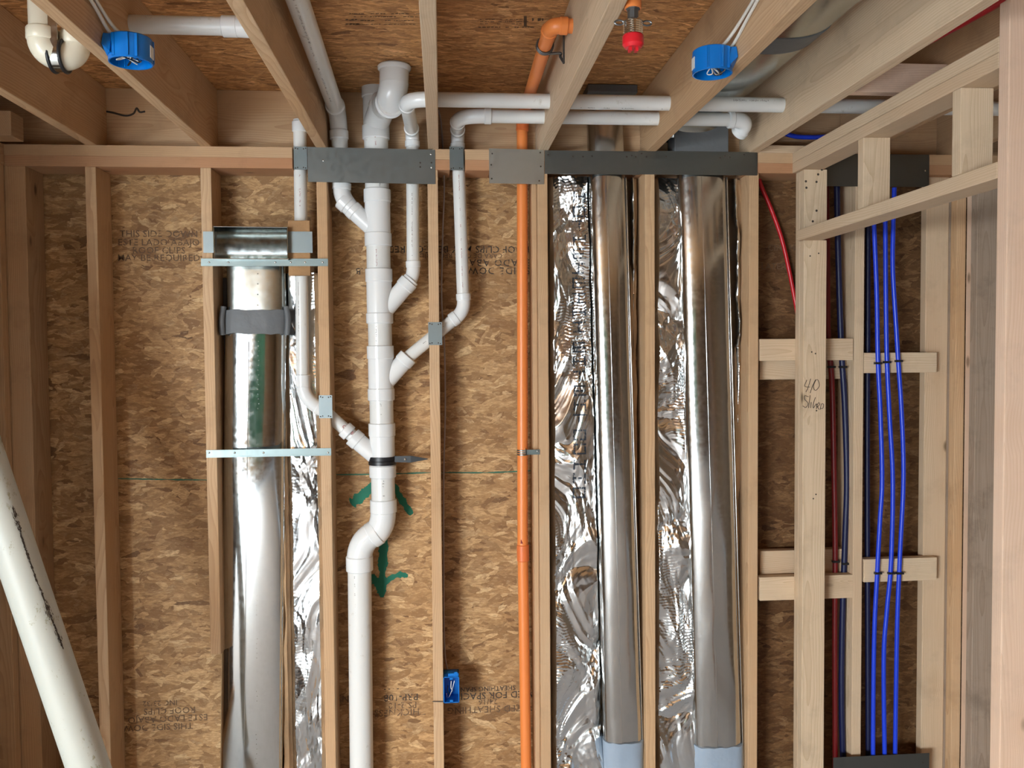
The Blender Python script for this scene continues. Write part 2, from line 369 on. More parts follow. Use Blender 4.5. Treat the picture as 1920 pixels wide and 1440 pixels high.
def text_mesh(txt, size, M4, mat, parent, name='printed_text', wear=0.0, bold=0.0, spacing=1.0):
    cu = bpy.data.curves.new('t', 'FONT'); cu.body = txt; cu.size = size; cu.offset = bold; cu.space_character = spacing; cu.align_x = 'CENTER'; cu.align_y = 'CENTER'; cu.resolution_u = 2
    o = bpy.data.objects.new('t', cu); COL.objects.link(o)
    dg = bpy.context.evaluated_depsgraph_get(); me = bpy.data.meshes.new_from_object(o.evaluated_get(dg))
    bm = bmesh.new(); bm.from_mesh(me); bpy.data.objects.remove(o); bpy.data.curves.remove(cu); bpy.data.meshes.remove(me)
    if wear:
        bmesh.ops.triangulate(bm, faces=bm.faces)
        rr = random.Random(len(txt)); kill = [f for f in bm.faces if rr.random() < wear]
        bmesh.ops.delete(bm, geom=kill, context='FACES')
    bm.transform(M4)
    return obj(name, bm, mat, parent)
def screws(bm, pts, r=0.0035, h=0.0022):
    for p in pts:
        p = Vector(p); tube(bm, [p, p-Vector((0, h*0.6, 0)), p-Vector((0, h, 0))], [r, r*0.9, r*0.4], 10)
def face_y(px0, px1, py0, py1, Y):     # world rectangle on plane Y from four measured sides
    a = at((px0+px1)/2, py0, Y); b = at((px0+px1)/2, py1, Y); l = at(px0, (py0+py1)/2, Y); r = at(px1, (py0+py1)/2, Y)
    return l.x, r.x, b.z, a.z

ZT = 2.44; ZC = 2.675; YB = 0.14; H = 0.019
SX = {k: k*0.4064+o for k, o in zip(range(-4, 7), (0.006, 0.0, -0.004, 0.0024, 0.0008, 0.0, -0.0025, 0.0026, 0.0, 0, 0))}
SX = {-4: -1.478, -3: -1.2192, -2: -0.8168, -1: -0.404, 0: 0.0008, 1: 0.4095+0.0, 2: 0.8175, 3: 1.222, 4: 1.643}
JX = {-3: -1.2158, -2: -0.8153, -1: -0.4038, 0: 0.0048, 1: 0.4145, 2: 0.8230, 3: 1.2197, 4: 1.63, 5: 2.03}

# ------------------------------------------------------------------ room shell
struct('floor', bx(-5.3, 3.6, -9.1, 0.2, -0.12, -0.09), simple('pale_dusty_concrete', (0.66, 0.71, 0.76), 0.8, bump=0.3, mottling=0.15))
ceil_ = struct('ceiling', bx(-5.3, 3.6, -9.1, 0.2, ZC, ZC+0.02), OSBC)
wallb = struct('wall_back', bx(-5.3, 1.25, YB, YB+0.012, -0.1, ZC), OSBW)
struct('wall_back_closet', bx(1.2503, 3.6, YB, YB+0.012, -0.1, ZC), osb('shade_tinted_sheathing', 'xz', tint=(0.38, 0.29, 0.23)))  # same sheathing, the deep shadow of the closet bays put into its tint
# far left wall with the tall daylight opening
WX = -5.2
bm = bmesh.new(); add_box(bm, WX-0.1, WX, -9.2, -8.2, 0, ZC); add_box(bm, WX-0.1, WX, -5.6, 0.14, 0, ZC); add_box(bm, WX-0.1, WX, -8.2, -5.6, 2.25, ZC); add_box(bm, WX-0.1, WX, -8.2, -5.6, 0, 0.35)
struct('wall_left', bm, OSBY)
bm = bmesh.new(); add_box(bm, -5.3, -3.0, -9.1, -9.0, 0, ZC); add_box(bm, -0.7, 3.6, -9.1, -9.0, 0, ZC); add_box(bm, -3.0, -0.7, -9.1, -9.0, 2.1, ZC); add_box(bm, -3.0, -0.7, -9.1, -9.0, 0, 0.4)
struct('wall_front', bm, OSBD)
# hedge outside the opening behind the camera, seen only as a green reflection in the ducts
bm = bmesh.new(); bmesh.ops.create_icosphere(bm, subdivisions=5, radius=1.0)
for v in bm.verts:
    v.co = Vector((v.co.x*3.4, v.co.y*0.8, v.co.z*1.5))*(1+0.25*noise.noise(v.co*4)+0.12*noise.noise(v.co*11)) + Vector((-2.6, -12.0, 1.45))
tag(obj('hedge', bm, simple('hedge_leaves', (0.05, 0.16, 0.07), 0.7, mottling=0.6), smooth=2), 'green hedge outside the opening behind the camera', 'hedge')
struct('wall_right', bx(3.5, 3.6, -9.0, 0.14, 0, ZC), OSBY)

# text stamped on the sheathing
def stamp(txt, px, py, hpx, flip=False, mat=INKF, wear=0.12, bold=0.0004, sp=1.05, rot=0.0):
    p = at(px, py, YB-0.0006)
    M4 = Matrix.Translation(p) @ Matrix.Rotation(rot, 4, 'Y') @ Matrix.Rotation(PI/2, 4, 'X')
    if flip: M4 = M4 @ Matrix.Rotation(PI, 4, 'Z')
    text_mesh(txt, hpx*0.00209*1.38, M4, mat, wallb, wear=wear, bold=bold, spacing=sp)
stamp('THIS SIDE DOWN', 298, 439, 12); stamp('ESTE LADO ABAJO', 298, 455, 12); stamp('ROOF CLIPS', 298, 470, 12); stamp('MAY BE REQUIRED', 298, 484, 12)
stamp('ROOF CLIPS MAY BE REQUIRED', 860, 467, 13, True, INK); stamp('CARA DE CLIPS REQUERIDA', 860, 479, 9, True)
stamp('ESTE LADO ABAJO', 945, 492, 13, True, INK, sp=1.2); stamp('THIS SIDE DOWN', 945, 507, 13, True, INK, sp=1.2)
stamp('.B', 674, 508, 12, True, INK)
stamp('ROOF CLIPS', 318, 1332, 12, True); stamp('ESTE LADO ABAJO', 315, 1347, 12, True); stamp('THIS SIDE DOWN', 290, 1363, 12, True)
stamp('INC 23/32', 300, 1318, 10, True)
stamp('SHEATHING SPAN', 915, 1291, 9, True, INK); stamp('RATED FOR SPACING', 925, 1303, 13, True, INK); stamp('24/16', 915, 1315, 11, True); stamp('RATED SHEATHING', 920, 1329, 13, True)
stamp('- - - - ', 732, 1293, 9, True, INK); stamp('PRP-108', 752, 1307, 13, True, INK); stamp('PS 2-10', 755, 1322, 12, True); stamp('THICKNESS', 750, 1335, 13, True)
stamp('NW', 638, 1310, 13, True); stamp('CINCH', 1465, 465, 12, False); stamp('LATERAL', 1460, 500, 12, False); stamp('CINCH', 1650, 490, 12)

def print_rows(px0, px1, rows, seed):
    rnd = random.Random(seed)
    for y, hpx in rows:
        bm = bmesh.new(); x = px0
        while x < px1:
            w = rnd.uniform(2, 7)
            if rnd.random() < 0.75:
                c_ = [atz(a_, b_, ZC-0.0008) for a_, b_ in ((x, y), (x+w, y+rnd.uniform(-0.4, 0.4)), (x+w, y+hpx*rnd.uniform(0.5, 1)), (x, y+hpx))]
                bm.faces.new([bm.verts.new(q) for q in c_])
            x += w+rnd.uniform(0.8, 2.5)
        obj('faded_print', bm, INKF, ceil_)
print_rows(655, 790, [(25, 1.6), (31, 1.4), (38, 1.4), (45, 1.3)], 3); print_rows(648, 672, [(36, 2.4), (44, 3)], 9)
print_rows(900, 985, [(36, 1.4), (40, 1.4), (44, 1.2)], 4); print_rows(897, 1000, [(50, 2.0)], 5); print_rows(990, 1022, [(34, 6)], 6); print_rows(978, 985, [(30, 20)], 8)
def paint(name, pts, w, Y, mat, parent, seed=0, dens=60):
    # a sprayed stroke: ribbon with ragged edges lying on the sheathing
    P = spline([at(x, y, Y) for x, y in pts], dens//max(1, len(pts)-1)); bm = bmesh.new(); prev = None
    for i, p in enumerate(P):
        q = P[min(i+1, len(P)-1)]-P[max(0, i-1)]; n = Vector((-q.z, 0, q.x)).normalized()
        k = i/(len(P)-1); ww = w*0.00209/2*(0.75+0.5*noise.noise(Vector((i*0.13, seed, 0))))*(min(1, 0.45+k*6, 0.45+(1-k)*6))
        e1 = ww*(1+0.35*noise.noise(Vector((i*0.7, seed, 3)))); e2 = ww*(1+0.35*noise.noise(Vector((i*0.7, seed, 9))))
        cur = (bm.verts.new(p+n*e1), bm.verts.new(p-n*e2))
        if prev: bm.faces.new((prev[0], prev[1], cur[1], cur[0]))
        prev = cur
    bmesh.ops.recalc_face_normals(bm, faces=bm.faces)
    for f in bm.faces:
        if f.normal.y > 0: f.normal_flip()
    return obj(name, bm, mat, parent)
YP = YB-0.0008
paint('green_paint_stroke', [(658, 945), (672, 935), (700, 912), (716, 908)], 24, YP, GREEN, wallb, 1)
paint('green_paint_stroke', [(735, 905), (752, 935), (772, 965)], 16, YP, GREEN, wallb, 2)
paint('green_paint_stroke', [(722, 960), (720, 1010), (717, 1070), (716, 1120)], 20, YP-0.0002, GREEN, wallb, 3)
paint('green_paint_stroke', [(716, 1108), (727, 1088), (748, 1078), (765, 1080)], 13, YP-0.0004, GREEN, wallb, 4)
paint('green_paint_stroke', [(716, 1112), (706, 1092), (695, 1078)], 18, YP-0.0004, GREEN, wallb, 5)
GLINE = simple('green_chalk', (0.05, 0.14, 0.09), 0.9, mottling=0.5)
paint('green_chalk_line', [(210, 897), (300, 899), (388, 900)], 3.0, YP, GLINE, wallb, 6)
paint('green_chalk_line', [(630, 890), (720, 889), (808, 886)], 3.5, YP, GLINE, wallb, 7)
paint('green_chalk_line', [(828, 886), (920, 886), (1004, 882)], 3.5, YP, GLINE, wallb, 8)

# ------------------------------------------------------------------ wall framing
sl = {-3: 'second wall stud from the left corner, its right side lit', -2: 'short wall stud left of the wide duct, sawn off above the floor',
      -1: 'wall stud between the foil duct bay and the white drain stack', 0: 'wall stud just right of the white drain stack, blue box on its side',
      1: 'wall stud just right of the orange sprinkler pipe', 2: 'wall stud between the two narrow foil-backed ducts', 3: 'wall stud right of the rightmost foil-backed duct',
      4: 'wall stud seen through the closet opening left of the blue pipes'}
zcut = at(400, 1228).z
for k in sl:
    lumber('wall_stud', (SX[k]-H, SX[k]+H, 0, YB-0.001, zcut if k == -2 else -0.0515, ZT-0.0765), 'z', 'pine' if k < 4 else 'pale', sl[k], 'stud', 'studs of the back wall')
lumber('wall_stud', (SX[-4]-0.045, SX[-4]+0.035, 0, YB-0.001, -0.0515, ZT-0.0765), 'z', 'pine', 'leftmost wall stud in the dark left corner', 'stud', 'studs of the back wall')
lumber('wall_stud', (1.005+0.404-1.028+0.004, 1.005+0.404-1.028+0.009, 0.0, 0.09, 0.038, ZT-0.08), 'z', 'pine', 'thin wood strip along the left side of the stud by the orange pipe', 'strip') if False else None

# top plates, notched where the pipes and ducts go through
def plate(z0, z1, spans, kind, label):
    bm = bmesh.new()
    for a, b in spans: add_box(bm, a, b, 0, YB-0.001, z0, z1)
    for a, b in zip(spans, spans[1:]): add_box(bm, a[1], b[0], YB-0.012, YB-0.001, z0, z1)
    bmesh.ops.recalc_face_normals(bm, faces=bm.faces)
    tag(obj('top_plate', bm, wm(kind, 'x')), label, 'top plate', 'top plates of the back wall')
sp = [(-1.60, at(548, 300).x), (at(578, 300).x, at(581, 300).x), (at(812, 300).x, at(843, 300).x), (at(872, 300).x, at(918, 300).x), (at(1005, 300).x, at(1030, 300).x), (at(1200, 300).x, at(1238, 300).x), (at(1400, 300).x, 2.6)]
plate(ZT-0.038, ZT, sp, 'pine', 'upper horizontal top plate of the framed wall, directly under the joists')
plate(ZT-0.0765, ZT-0.0385, sp, 'red', 'lower reddish top plate of the framed wall, directly over the studs')
bm = bmesh.new()
for a_, b_ in ((-1.6, at(394, 1495).x), (at(538, 1495).x, at(640, 1495).x), (at(717, 1495).x, at(970, 1495).x), (at(1006, 1495).x, at(1132, 1495).x), (at(1216, 1495).x, at(1302, 1495).x), (at(1405, 1495).x, 1.30), (1.62, 1.66), (1.78, 2.6)): add_box(bm, a_, b_, 0, 0.125, -0.09, -0.052)
add_box(bm, -1.6, 2.6, 0.1252, YB-0.001, -0.09, -0.052); bmesh.ops.recalc_face_normals(bm, faces=bm.faces)
tag(obj('bottom_plate', bm, wm('pine', 'x')), 'bottom plate of the framed wall on the floor', 'bottom plate')

# rim board and joists
tag(obj('rim_joist', bx(-1.8, 2.7, 0.106, YB-0.001, ZT+0.0005, ZC-0.0005), wm('pine', 'x'), bevel=0.002), 'dark rim board closing the joist ends above the top plates', 'rim joist')
jl = {-3: 'leftmost ceiling joist, crossing the upper left corner', -2: 'ceiling joist carrying the left round blue box', -1: 'ceiling joist left of the slanting white pipe in the ceiling',
      0: 'ceiling joist above the camera, seen nearly end on left of the orange pipe', 1: 'ceiling joist the orange elbow runs into', 2: 'ceiling joist carrying the right round blue box',
      3: 'wide-faced ceiling joist right of the ceiling duct, marked with green paint', 4: 'dark ceiling joist over the closet, behind the closet top plate', 5: 'ceiling joist over the right side of the closet, mostly hidden'}
JY = 0.105
for k, l in jl.items():
    lumber('ceiling_joist', (JX[k]-H, JX[k]+H, -3.6, JY, ZT+0.0005, ZC-0.0005), 'y', {0: 'pale', 1: 'pale', 2: 'pine', 3: 'pale'}.get(k, 'pine'), l, 'joist', 'ceiling joists')
j3 = [o for o in bpy.data.objects if o.get('label') == jl[3]][0]
# blocking over the plate beyond the third joist, and in the far bays
lumber('joist_blocking', (JX[3]+H, JX[4]-H, -0.06, -0.022, ZT+0.0005, ZT+0.09), 'x', 'pale', 'short pale block on the top plate between joist and closet', 'blocking') if False else None
b0 = atx(1640, 152, 1.45)
lumber('joist_blocking', (JX[3]+H+0.001, JX[4]-H-0.001, -0.62, -0.58, ZT+0.045, ZT+0.135), 'x', 'pink', 'pinkish block between joists, seen above the closet top plate', 'blocking')
lumber('joist_blocking', (JX[3]+H+0.001, JX[4]-H-0.001, 0.0, 0.095, ZT+0.0005, ZT+0.03), 'x', 'pale', 'flat wood block on the top plate beside the right-hand joist', 'blocking')
# loose beam in the dark upper left corner
lumber('corner_block', (-1.66, -1.43, -0.12, -0.03, ZT+0.0005, ZT+0.085), 'y', 'pine', 'stubby lumber block resting on the plate in the dark upper left corner', 'blocking')

rim = bpy.data.objects['rim_joist']
obj('dark_crack', T1(spline([at(x_, y_, 0.1058) for x_, y_ in ((192, 208), (210, 211), (235, 217), (250, 213), (256, 203), (262, 210), (272, 209))], 8), 0.0035, 8), INK, rim, label='dark wavy crack')
obj('knot', T1([at(190, 216, 0.107), at(190, 216, 0.1053)], [0.009, 0.008], 12), INK, rim)
lumber('furring_strip', (at(1000, 800, 0.03).x, SX[1]-H-0.0006, 0.03, YB-0.001, 0.04, ZT-0.08), 'z', 'pine', 'thin wood strip along the left side of the stud by the orange pipe', 'strip')
# side wall at the left corner: open studs in front of a dark sheet
lumber('side_wall_stud', (-1.60, -1.512, -0.045, -0.007, -0.0515, ZT-0.0765), 'z', 'pine', 'side wall stud in the far left corner, narrow lit edge', 'stud')
lumber('side_wall_stud', (-1.60, -1.512, -0.66, -0.622, -0.0515, ZT-0.0765), 'z', 'pine', 'side wall stud nearest the camera at the left picture edge', 'stud')
lumber('side_wall_plate', (-1.60, -1.512, -1.14, -0.002, ZT-0.0763, ZT), 'y', 'pine', 'short top plate of the left side wall', 'top plate')
lumber('side_wall_plate', (-1.60, -1.512, -1.14, -0.002, -0.09, -0.052), 'y', 'pine', 'short bottom plate of the left side wall', 'bottom plate')
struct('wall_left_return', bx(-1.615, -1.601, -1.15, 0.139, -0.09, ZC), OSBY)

# ------------------------------------------------------------------ closet partition with the door opening
PX0, PX1 = 1.372, 1.461
QX0, QX1 = 1.386, 1.475
lumber('closet_stud', (QX0, QX1, -0.0385, -0.0005, -0.09, ZT-0.0768), 'z', 'pale', 'full-height closet stud against the wall, seen as a narrow strip behind the handwritten one', 'stud')
zh1 = atx(1500, 430, PX0).z; zh0 = zh1-0.040
lumber('closet_trimmer', (QX0, QX1, -0.077, -0.039, -0.09, zh0-0.0004), 'z', 'pale', 'trimmer stud under the left end of the header, with handwriting on its face', 'stud')
post = bpy.data.objects['closet_trimmer']
lumber('closet_stud', (PX0, PX1, -1.253, -1.215, -0.09, 2.515), 'z', 'pink', 'pinkish knotty stud along the right picture edge, nearest the camera', 'stud')
lumber('closet_top_plate', (PX0, PX1, -1.214, -0.0005, ZT-0.038, ZT-0.0003), 'y', 'pale', 'upper top plate of the closet wall, slanting up to the right', 'top plate', 'closet wall top plates')
lumber('closet_top_plate', (PX0, PX1, -1.214, -0.0005, ZT-0.0765, ZT-0.0387), 'y', 'pale', 'lower top plate of the closet wall, resting on the short header studs', 'top plate', 'closet wall top plates')
zh1 = atx(1500, 430, PX0).z; zh0 = zh1-0.040
lumber('door_header', (PX0, PX1, -1.214, -0.0388, zh0, zh1), 'y', 'pale', 'flat header board over the closet opening, slanting up to the right', 'header')
hd = bpy.data.objects['door_header']; hd.location.z += 0.0; 
for (pa, lab, kd) in ((1608, 'middle short stud between header and closet top plate', 'pale'), (1784, 'right short stud with dark bark along its edges, above the closet header', 'pale')):
    y = atx(pa, 330, PX0).y
    lumber('cripple_stud', (PX0, PX1, y-0.038, y, zh1+0.0003, ZT-0.077), 'z', kd, lab, 'stud', 'short studs over the closet opening')
lumber('cripple_stud', (QX0, QX1, -0.077, -0.039, zh1+0.0003, ZT-0.077), 'z', 'pale', 'left short stud over the closet opening, full of nail holes', 'stud', 'short studs over the closet opening')
lumber('closet_trimmer', (PX0, PX1, -0.079, -0.041, 0.038, zh0-0.0003), 'z', 'pale', 'trimmer stud under the left end of the closet header', 'stud') if False else None
lumber('closet_bottom_plate', (PX0, PX1, -0.30, -0.002, 0.0, 0.037), 'y', 'pale', 'short bottom plate of the closet wall', 'bottom plate') if False else None

# nail holes / knots on post faces (small dark dimples)
def dimples(pts, parent, Y, name='nail_hole', r=0.0045):
    for px, py in pts:
        bm = bmesh.new(); p = at(px, py, Y-0.0006); tube(bm, [p, p-Vector((0, 0.0006, 0))], [r, r*0.8], 10)
        bmesh.ops.recalc_face_normals(bm, faces=bm.faces); obj(name, bm, INK, parent)
dimples([(1519, 480), (1535, 475), (1522, 660), (1529, 663), (1531, 770), (1525, 935), (1530, 927)], post, -0.077, r=0.003)
cl = [o for o in bpy.data.objects if o.get('label', '').startswith('left short stud')][0]
dimples([(1511, 340), (1531, 341), (1541, 318), (1534, 327), (1512, 352), (1531, 395), (1524, 415)], cl, -0.077, r=0.0045)

# handwriting on the post
def hand(strokes, Y, parent, name='handwriting', r=0.0011):
    bm = bmesh.new()
    for s in strokes: tube(bm, spline([at(x, y, Y) for x, y in s], 6), r, 6)
    bmesh.ops.recalc_face_normals(bm, faces=bm.faces)
    return obj(name, bm, INK, parent, label='black marker handwriting 4/0 Slider')
hand([[(1513, 712), (1509, 724), (1519, 726)], [(1520, 710), (1515, 727), (1511, 735)], [(1529, 712), (1523, 725), (1519, 737)], [(1530, 712), (1525, 724), (1529, 732), (1536, 724), (1534, 713), (1530, 712)],
      [(1516, 744), (1509, 742), (1509, 749), (1515, 756), (1511, 764), (1505, 761)], [(1519, 741), (1516, 765)], [(1521, 754), (1520, 765)], [(1529, 745), (1525, 757), (1525, 765), (1531, 757), (1531, 767)],
      [(1532, 764), (1537, 758), (1535, 755), (1532, 761), (1536, 768)], [(1538, 768), (1540, 758), (1544, 758), (1543, 765), (1539, 766)]], -0.0778, post)

# closet interior framing
x0, x1, _, _ = face_y(1734, 1776, 600, 800, 0.04)
lumber('closet_corner_stud', (x0, x1, 0.040, 0.078, -0.0515, ZT-0.077), 'z', 'pale', 'broad pale stud right of the blue pipes inside the closet', 'stud')
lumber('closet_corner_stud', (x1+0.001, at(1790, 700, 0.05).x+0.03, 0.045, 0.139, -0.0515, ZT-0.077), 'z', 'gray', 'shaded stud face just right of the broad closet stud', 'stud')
a = at(1791, 700, 0).x
lumber('closet_corner_stud', (a, a+0.038, 0.0, 0.04, -0.0515, ZT-0.077), 'z', 'pine', 'narrow tan stud edge inside the closet corner', 'stud')
a = at(1810, 700, -0.01).x
lumber('closet_corner_stud', (a, a+0.036, -0.045, -0.007, -0.0515, ZT-0.077), 'z', 'pink', 'narrow pinkish stud edge beside the tan one in the closet corner', 'stud')
a = at(1826, 700, -0.08).x
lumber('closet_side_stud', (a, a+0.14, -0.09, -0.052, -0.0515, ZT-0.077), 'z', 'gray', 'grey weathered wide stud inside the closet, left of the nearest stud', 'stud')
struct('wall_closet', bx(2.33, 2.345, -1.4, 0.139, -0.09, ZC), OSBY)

# blocking between studs
def block(px0, px1, py0, py1, Y, t, kind, label):
    xa, xb, za, zb = face_y(px0, px1, py0, py1, Y)
    return lumber('blocking', (xa, xb, Y, Y+t, za, zb), 'x', kind, label, 'blocking', 'blocks between the closet studs')
block(1425, 1600, 635, 676, 0.0, 0.038, 'pale', 'upper left block between studs, front one of its pair, behind the handwritten post')
block(1425, 1600, 671, 711, 0.058, 0.038, 'pale', 'upper left block between studs, set back below the front one')
block(1425, 1600, 1080, 1124, 0.0, 0.038, 'pale', 'lower left block between studs, front one of its pair')
block(1425, 1600, 1031, 1076, 0.058, 0.038, 'pale', 'lower left block between studs, set back above the front one')
block(1620, 1757, 661, 699, 0.001, 0.038, 'pale', 'upper block behind the three blue pipes in the closet')
block(1620, 1757, 1047, 1090, 0.001, 0.038, 'pale', 'lower block behind the three blue pipes in the closet')

# ------------------------------------------------------------------ steel protection plates
def steel(px0, px1, py0, py1, mat, label, holes, tilt=0.0, Y=-0.0015, name='steel_plate', t=0.0012, hr=0.0032, hm=None):
    xa, xb, za, zb = face_y(px0, px1, py0, py1, Y)
    th = thing(name, label, 'steel plate', (xa, Y, za))
    bm = bmesh.new(); nx = 12; rows = []
    for yy in (Y-t, Y):
        g = []
        for i in range(nx+1):
            x = xa+(xb-xa)*i/nx; bow = -0.0015*math.sin(PI*i/nx)*0; dz = tilt*(x-xa)
            g.append([bm.verts.new((x, yy+bow, z+dz)) for z in (za, zb)])
        rows.append(g)
    A, B = rows
    for i in range(nx):
        bm.faces.new((A[i][0], A[i+1][0], A[i+1][1], A[i][1])); bm.faces.new((B[i][0], B[i][1], B[i+1][1], B[i+1][0]))
        bm.faces.new((A[i][0], B[i][0], B[i+1][0], A[i+1][0])); bm.faces.new((A[i][1], A[i+1][1], B[i+1][1], B[i][1]))
    for i in (0, nx): bm.faces.new((A[i][0], A[i][1], B[i][1], B[i][0]))
    bmesh.ops.recalc_face_normals(bm, faces=bm.faces)
    obj('plate', bm, mat, th)
    for h in holes:
        p = at(h[0], h[1], Y-t); bmh = bmesh.new(); screws(bmh, [p], hr, 0.0016); bmesh.ops.recalc_face_normals(bmh, faces=bmh.faces)
        obj('nail', bmh, h[2] if len(h) > 2 else (hm or INK), th)
    return th
steel(577, 816, 277, 342, PLATE, 'wide dark steel plate nailed across the drain stack and its two neighbours', [(606, 301, SCREW), (808, 289, SCREW), (788, 305), (809, 305), (788, 313), (809, 314, SCREW)], tilt=-0.010)
steel(917, 1020, 279, 344, PLATEL, 'lighter steel plate nailed across the orange pipe', [(923, 288), (1013, 286), (1014, 312), (921, 309), (1011, 339), (922, 335)], tilt=-0.012)
steel(1021, 1199, 283, 327, PLATE, 'grey steel plate crossing the top of the left narrow duct', [(1028, 290), (1074, 294), (1093, 294), (1110, 293), (1175, 294), (1184, 292), (1192, 294)], Y=-0.0016)
steel(1197, 1420, 284, 328, PLATE, 'grey steel plate crossing the top of the right narrow duct', [(1203, 288), (1212, 294), (1249, 294), (1350, 296), (1359, 293), (1368, 295), (1395, 290)], Y=-0.0032)
steel(1548, 1742, 289, 350, PLATE, 'dark steel plate over the blue pipes inside the closet, top', [(1735, 320, SCREW)], Y=-0.0016)
steel(1562, 1742, 1416, 1470, PLATE, 'dark steel plate at the foot of the blue pipes in the closet', [(1730, 1430)], Y=-0.028)
def nailplate(px0, px1, py0, py1, label, parent=None, Y=-0.0016):
    c = [(px0+3, py0+3), (px1-3, py0+3), (px0+3, py1-3), (px1-3, py1-3), (px0+7, py0+4), (px1-7, py0+4), (px0+7, py1-4), (px1-7, py1-4)]
    return steel(px0, px1, py0, py1, NAILP, label, c, Y=Y, name='nail_plate', hr=0.0024)
nailplate(551, 576, 275, 318, 'small nail plate on the top plates, left of the wide dark steel plate')
nailplate(843, 869, 275, 319, 'small nail plate on the top plates over the middle thin white pipe')
nailplate(803, 829, 604, 647, 'small nail plate on the stud where the right slanting drain branch passes')
nailplate(598, 623, 741, 784, 'small nail plate on the stud where the left slanting drain branch passes')

# ------------------------------------------------------------------ drain stack (3 inch)
YS = 0.054; R3 = 0.0445; R2 = 0.030; R15 = 0.0238
def A(px, py, Y=YS): return at(px, py, Y)
st = thing('drain_stack', 'thick white drain stack with hubs and slanting inlets, running down the wall', 'drain pipe', A(676, 1490))
def vpipe(x, y0, x2, y1, **kw): return pipe(A(x, y0), A(x2, y1), R3, st, **kw)
sx = lambda y: 705.5+(718-705.5)*(y-275)/(900-275)
vpipe(sx(258), 258, sx(362), 362); vpipe(sx(440), 440, sx(515), 515); vpipe(sx(590), 590, sx(660), 660); vpipe(sx(735), 735, sx(800), 800); vpipe(sx(880), 880, sx(945), 945)
vpipe(674, 1050, 679, 1540)
def hubpart(bm, y0, y1, r=R3*1.135): sleeve(bm, A(sx(y0), y0), A(sx(y1), y1), r, 40)
def wye(y0, y1, ye0, ye1, inlet, dirpt, r, name='wye_fitting', hubl=0.034):
    bm = bmesh.new(); hubpart(bm, y0, y0+25); hubpart(bm, ye0, ye1)
    tube(bm, [A(sx(y0+20), y0+20), A(sx(ye0+4), ye0+4)], R3*1.065, 40)
    a = Vector(inlet); b = Vector(dirpt); d = (b-a).normalized()
    sleeve(bm, a, a+d*hubl, r*1.2, 32); tube(bm, [a+d*hubl*0.8, b], r*1.10, 32)
    bmesh.ops.recalc_face_normals(bm, faces=bm.faces)
    return obj(name, bm, PVCF, st, smooth=0.6)
wye(355, 436, 437, 462, A(640, 374), A(712, 440), R2)
wye(504, 586, 587, 607, A(768, 527), A(716, 588), R2)
wye(648, 727, 728, 751, A(766, 668), A(718, 722), R2)
wye(793, 868, 872, 895, A(660, 818), A(722, 870), R2)
# offset: two eighth bends
bm = bmesh.new(); hubpart(bm, 936, 961)
P0, P1, P2, P3 = A(718.5, 955), A(719, 978), A(702, 1000), A(695, 1007)
tube(bm, [A(718.5, 953)]+[A(718.5, 958)*(1-t)**2+A(719.5, 988)*2*t*(1-t)+A(701, 1003)*t*t for t in [k/12 for k in range(13)]], R3*1.08, 40)
bmesh.ops.recalc_face_normals(bm, faces=bm.faces); obj('elbow', bm, PVCF, st, smooth=0.6)
bm = bmesh.new(); sleeve(bm, A(674.5, 1070), A(674, 1042), R3*1.15, 40)
d = (A(672, 1020)-A(708, 996)).normalized(); sleeve(bm, A(709, 996), A(709, 996)+d*0.034, R3*1.14, 40)
tube(bm, [A(703, 1000)*(1-t)**2+A(674, 1014)*2*t*(1-t)+A(674, 1050)*t*t for t in [k/14 for k in range(15)]], R3*1.08, 40)
bmesh.ops.recalc_face_normals(bm, faces=bm.faces); obj('elbow', bm, PVCF, st, smooth=0.6)
# top wye, its closed straight end and the branch to the floor opening above
bm = bmesh.new(); sleeve(bm, A(704.5, 236), A(705, 262), R3*1.14, 40); tube(bm, [A(704, 182), A(705, 240)], R3*1.06, 40); sleeve(bm, A(703.5, 158), A(703.7, 184), R3*1.14, 40)
c0 = A(705, 232); e0 = A(719, 196, -0.045); dd = (e0-c0).normalized()
tube(bm, [c0, c0+dd*0.12], R3*1.07, 40); sleeve(bm, c0+dd*0.09, c0+dd*0.125, R3*1.13, 40)
bmesh.ops.recalc_face_normals(bm, faces=bm.faces); obj('wye_fitting', bm, PVCF, st, smooth=0.6)
cA = at(722, 175, -0.10); top = at(738, 92, -0.20); top.z = ZC-0.002; low = Vector((at(733, 150, -0.20).x, -0.20, 2.55))
pipe(c0+dd*0.10, low, R3, st)
bm = bmesh.new()
mid = low+(c0+dd*0.1-low).normalized()*0.055
sleeve(bm, mid, low+(mid-low)*0.35, R3*1.16, 40)
tx = at(739, 95, -0.20).x
tube(bm, [mid*(1-t)**2+low*2*t*(1-t)+Vector((tx, -0.205, 2.62))*t*t for t in [k/12 for k in range(13)]], R3*1.12, 40)
tube(bm, [(tx-0.002, -0.205, 2.61), (tx, -0.205, 2.655), (tx, -0.205, 2.660), (tx, -0.205, 2.668), (tx, -0.205, 2.673)], [R3*1.12, R3*1.13, R3*1.27, R3*1.30, R3*1.22], 40)
bmesh.ops.recalc_face_normals(bm, faces=bm.faces); obj('elbow', bm, PVCOLD if False else PVCF, st, smooth=0.6)
marks(A(sx(470), 470), A(sx(502), 502), R3, (-0.1, -1, 0), INKR, st, seed=3); marks(A(sx(612), 612), A(sx(645), 645), R3, (-0.25, -1, 0), INK, st, seed=4)
marks(A(sx(756), 756), A(sx(790), 790), R3, (0, -1, 0), INK, st, 0.008, 5); marks(A(sx(898), 898), A(sx(932), 932), R3, (0.1, -1, 0), INK, st, 0.010, 6)
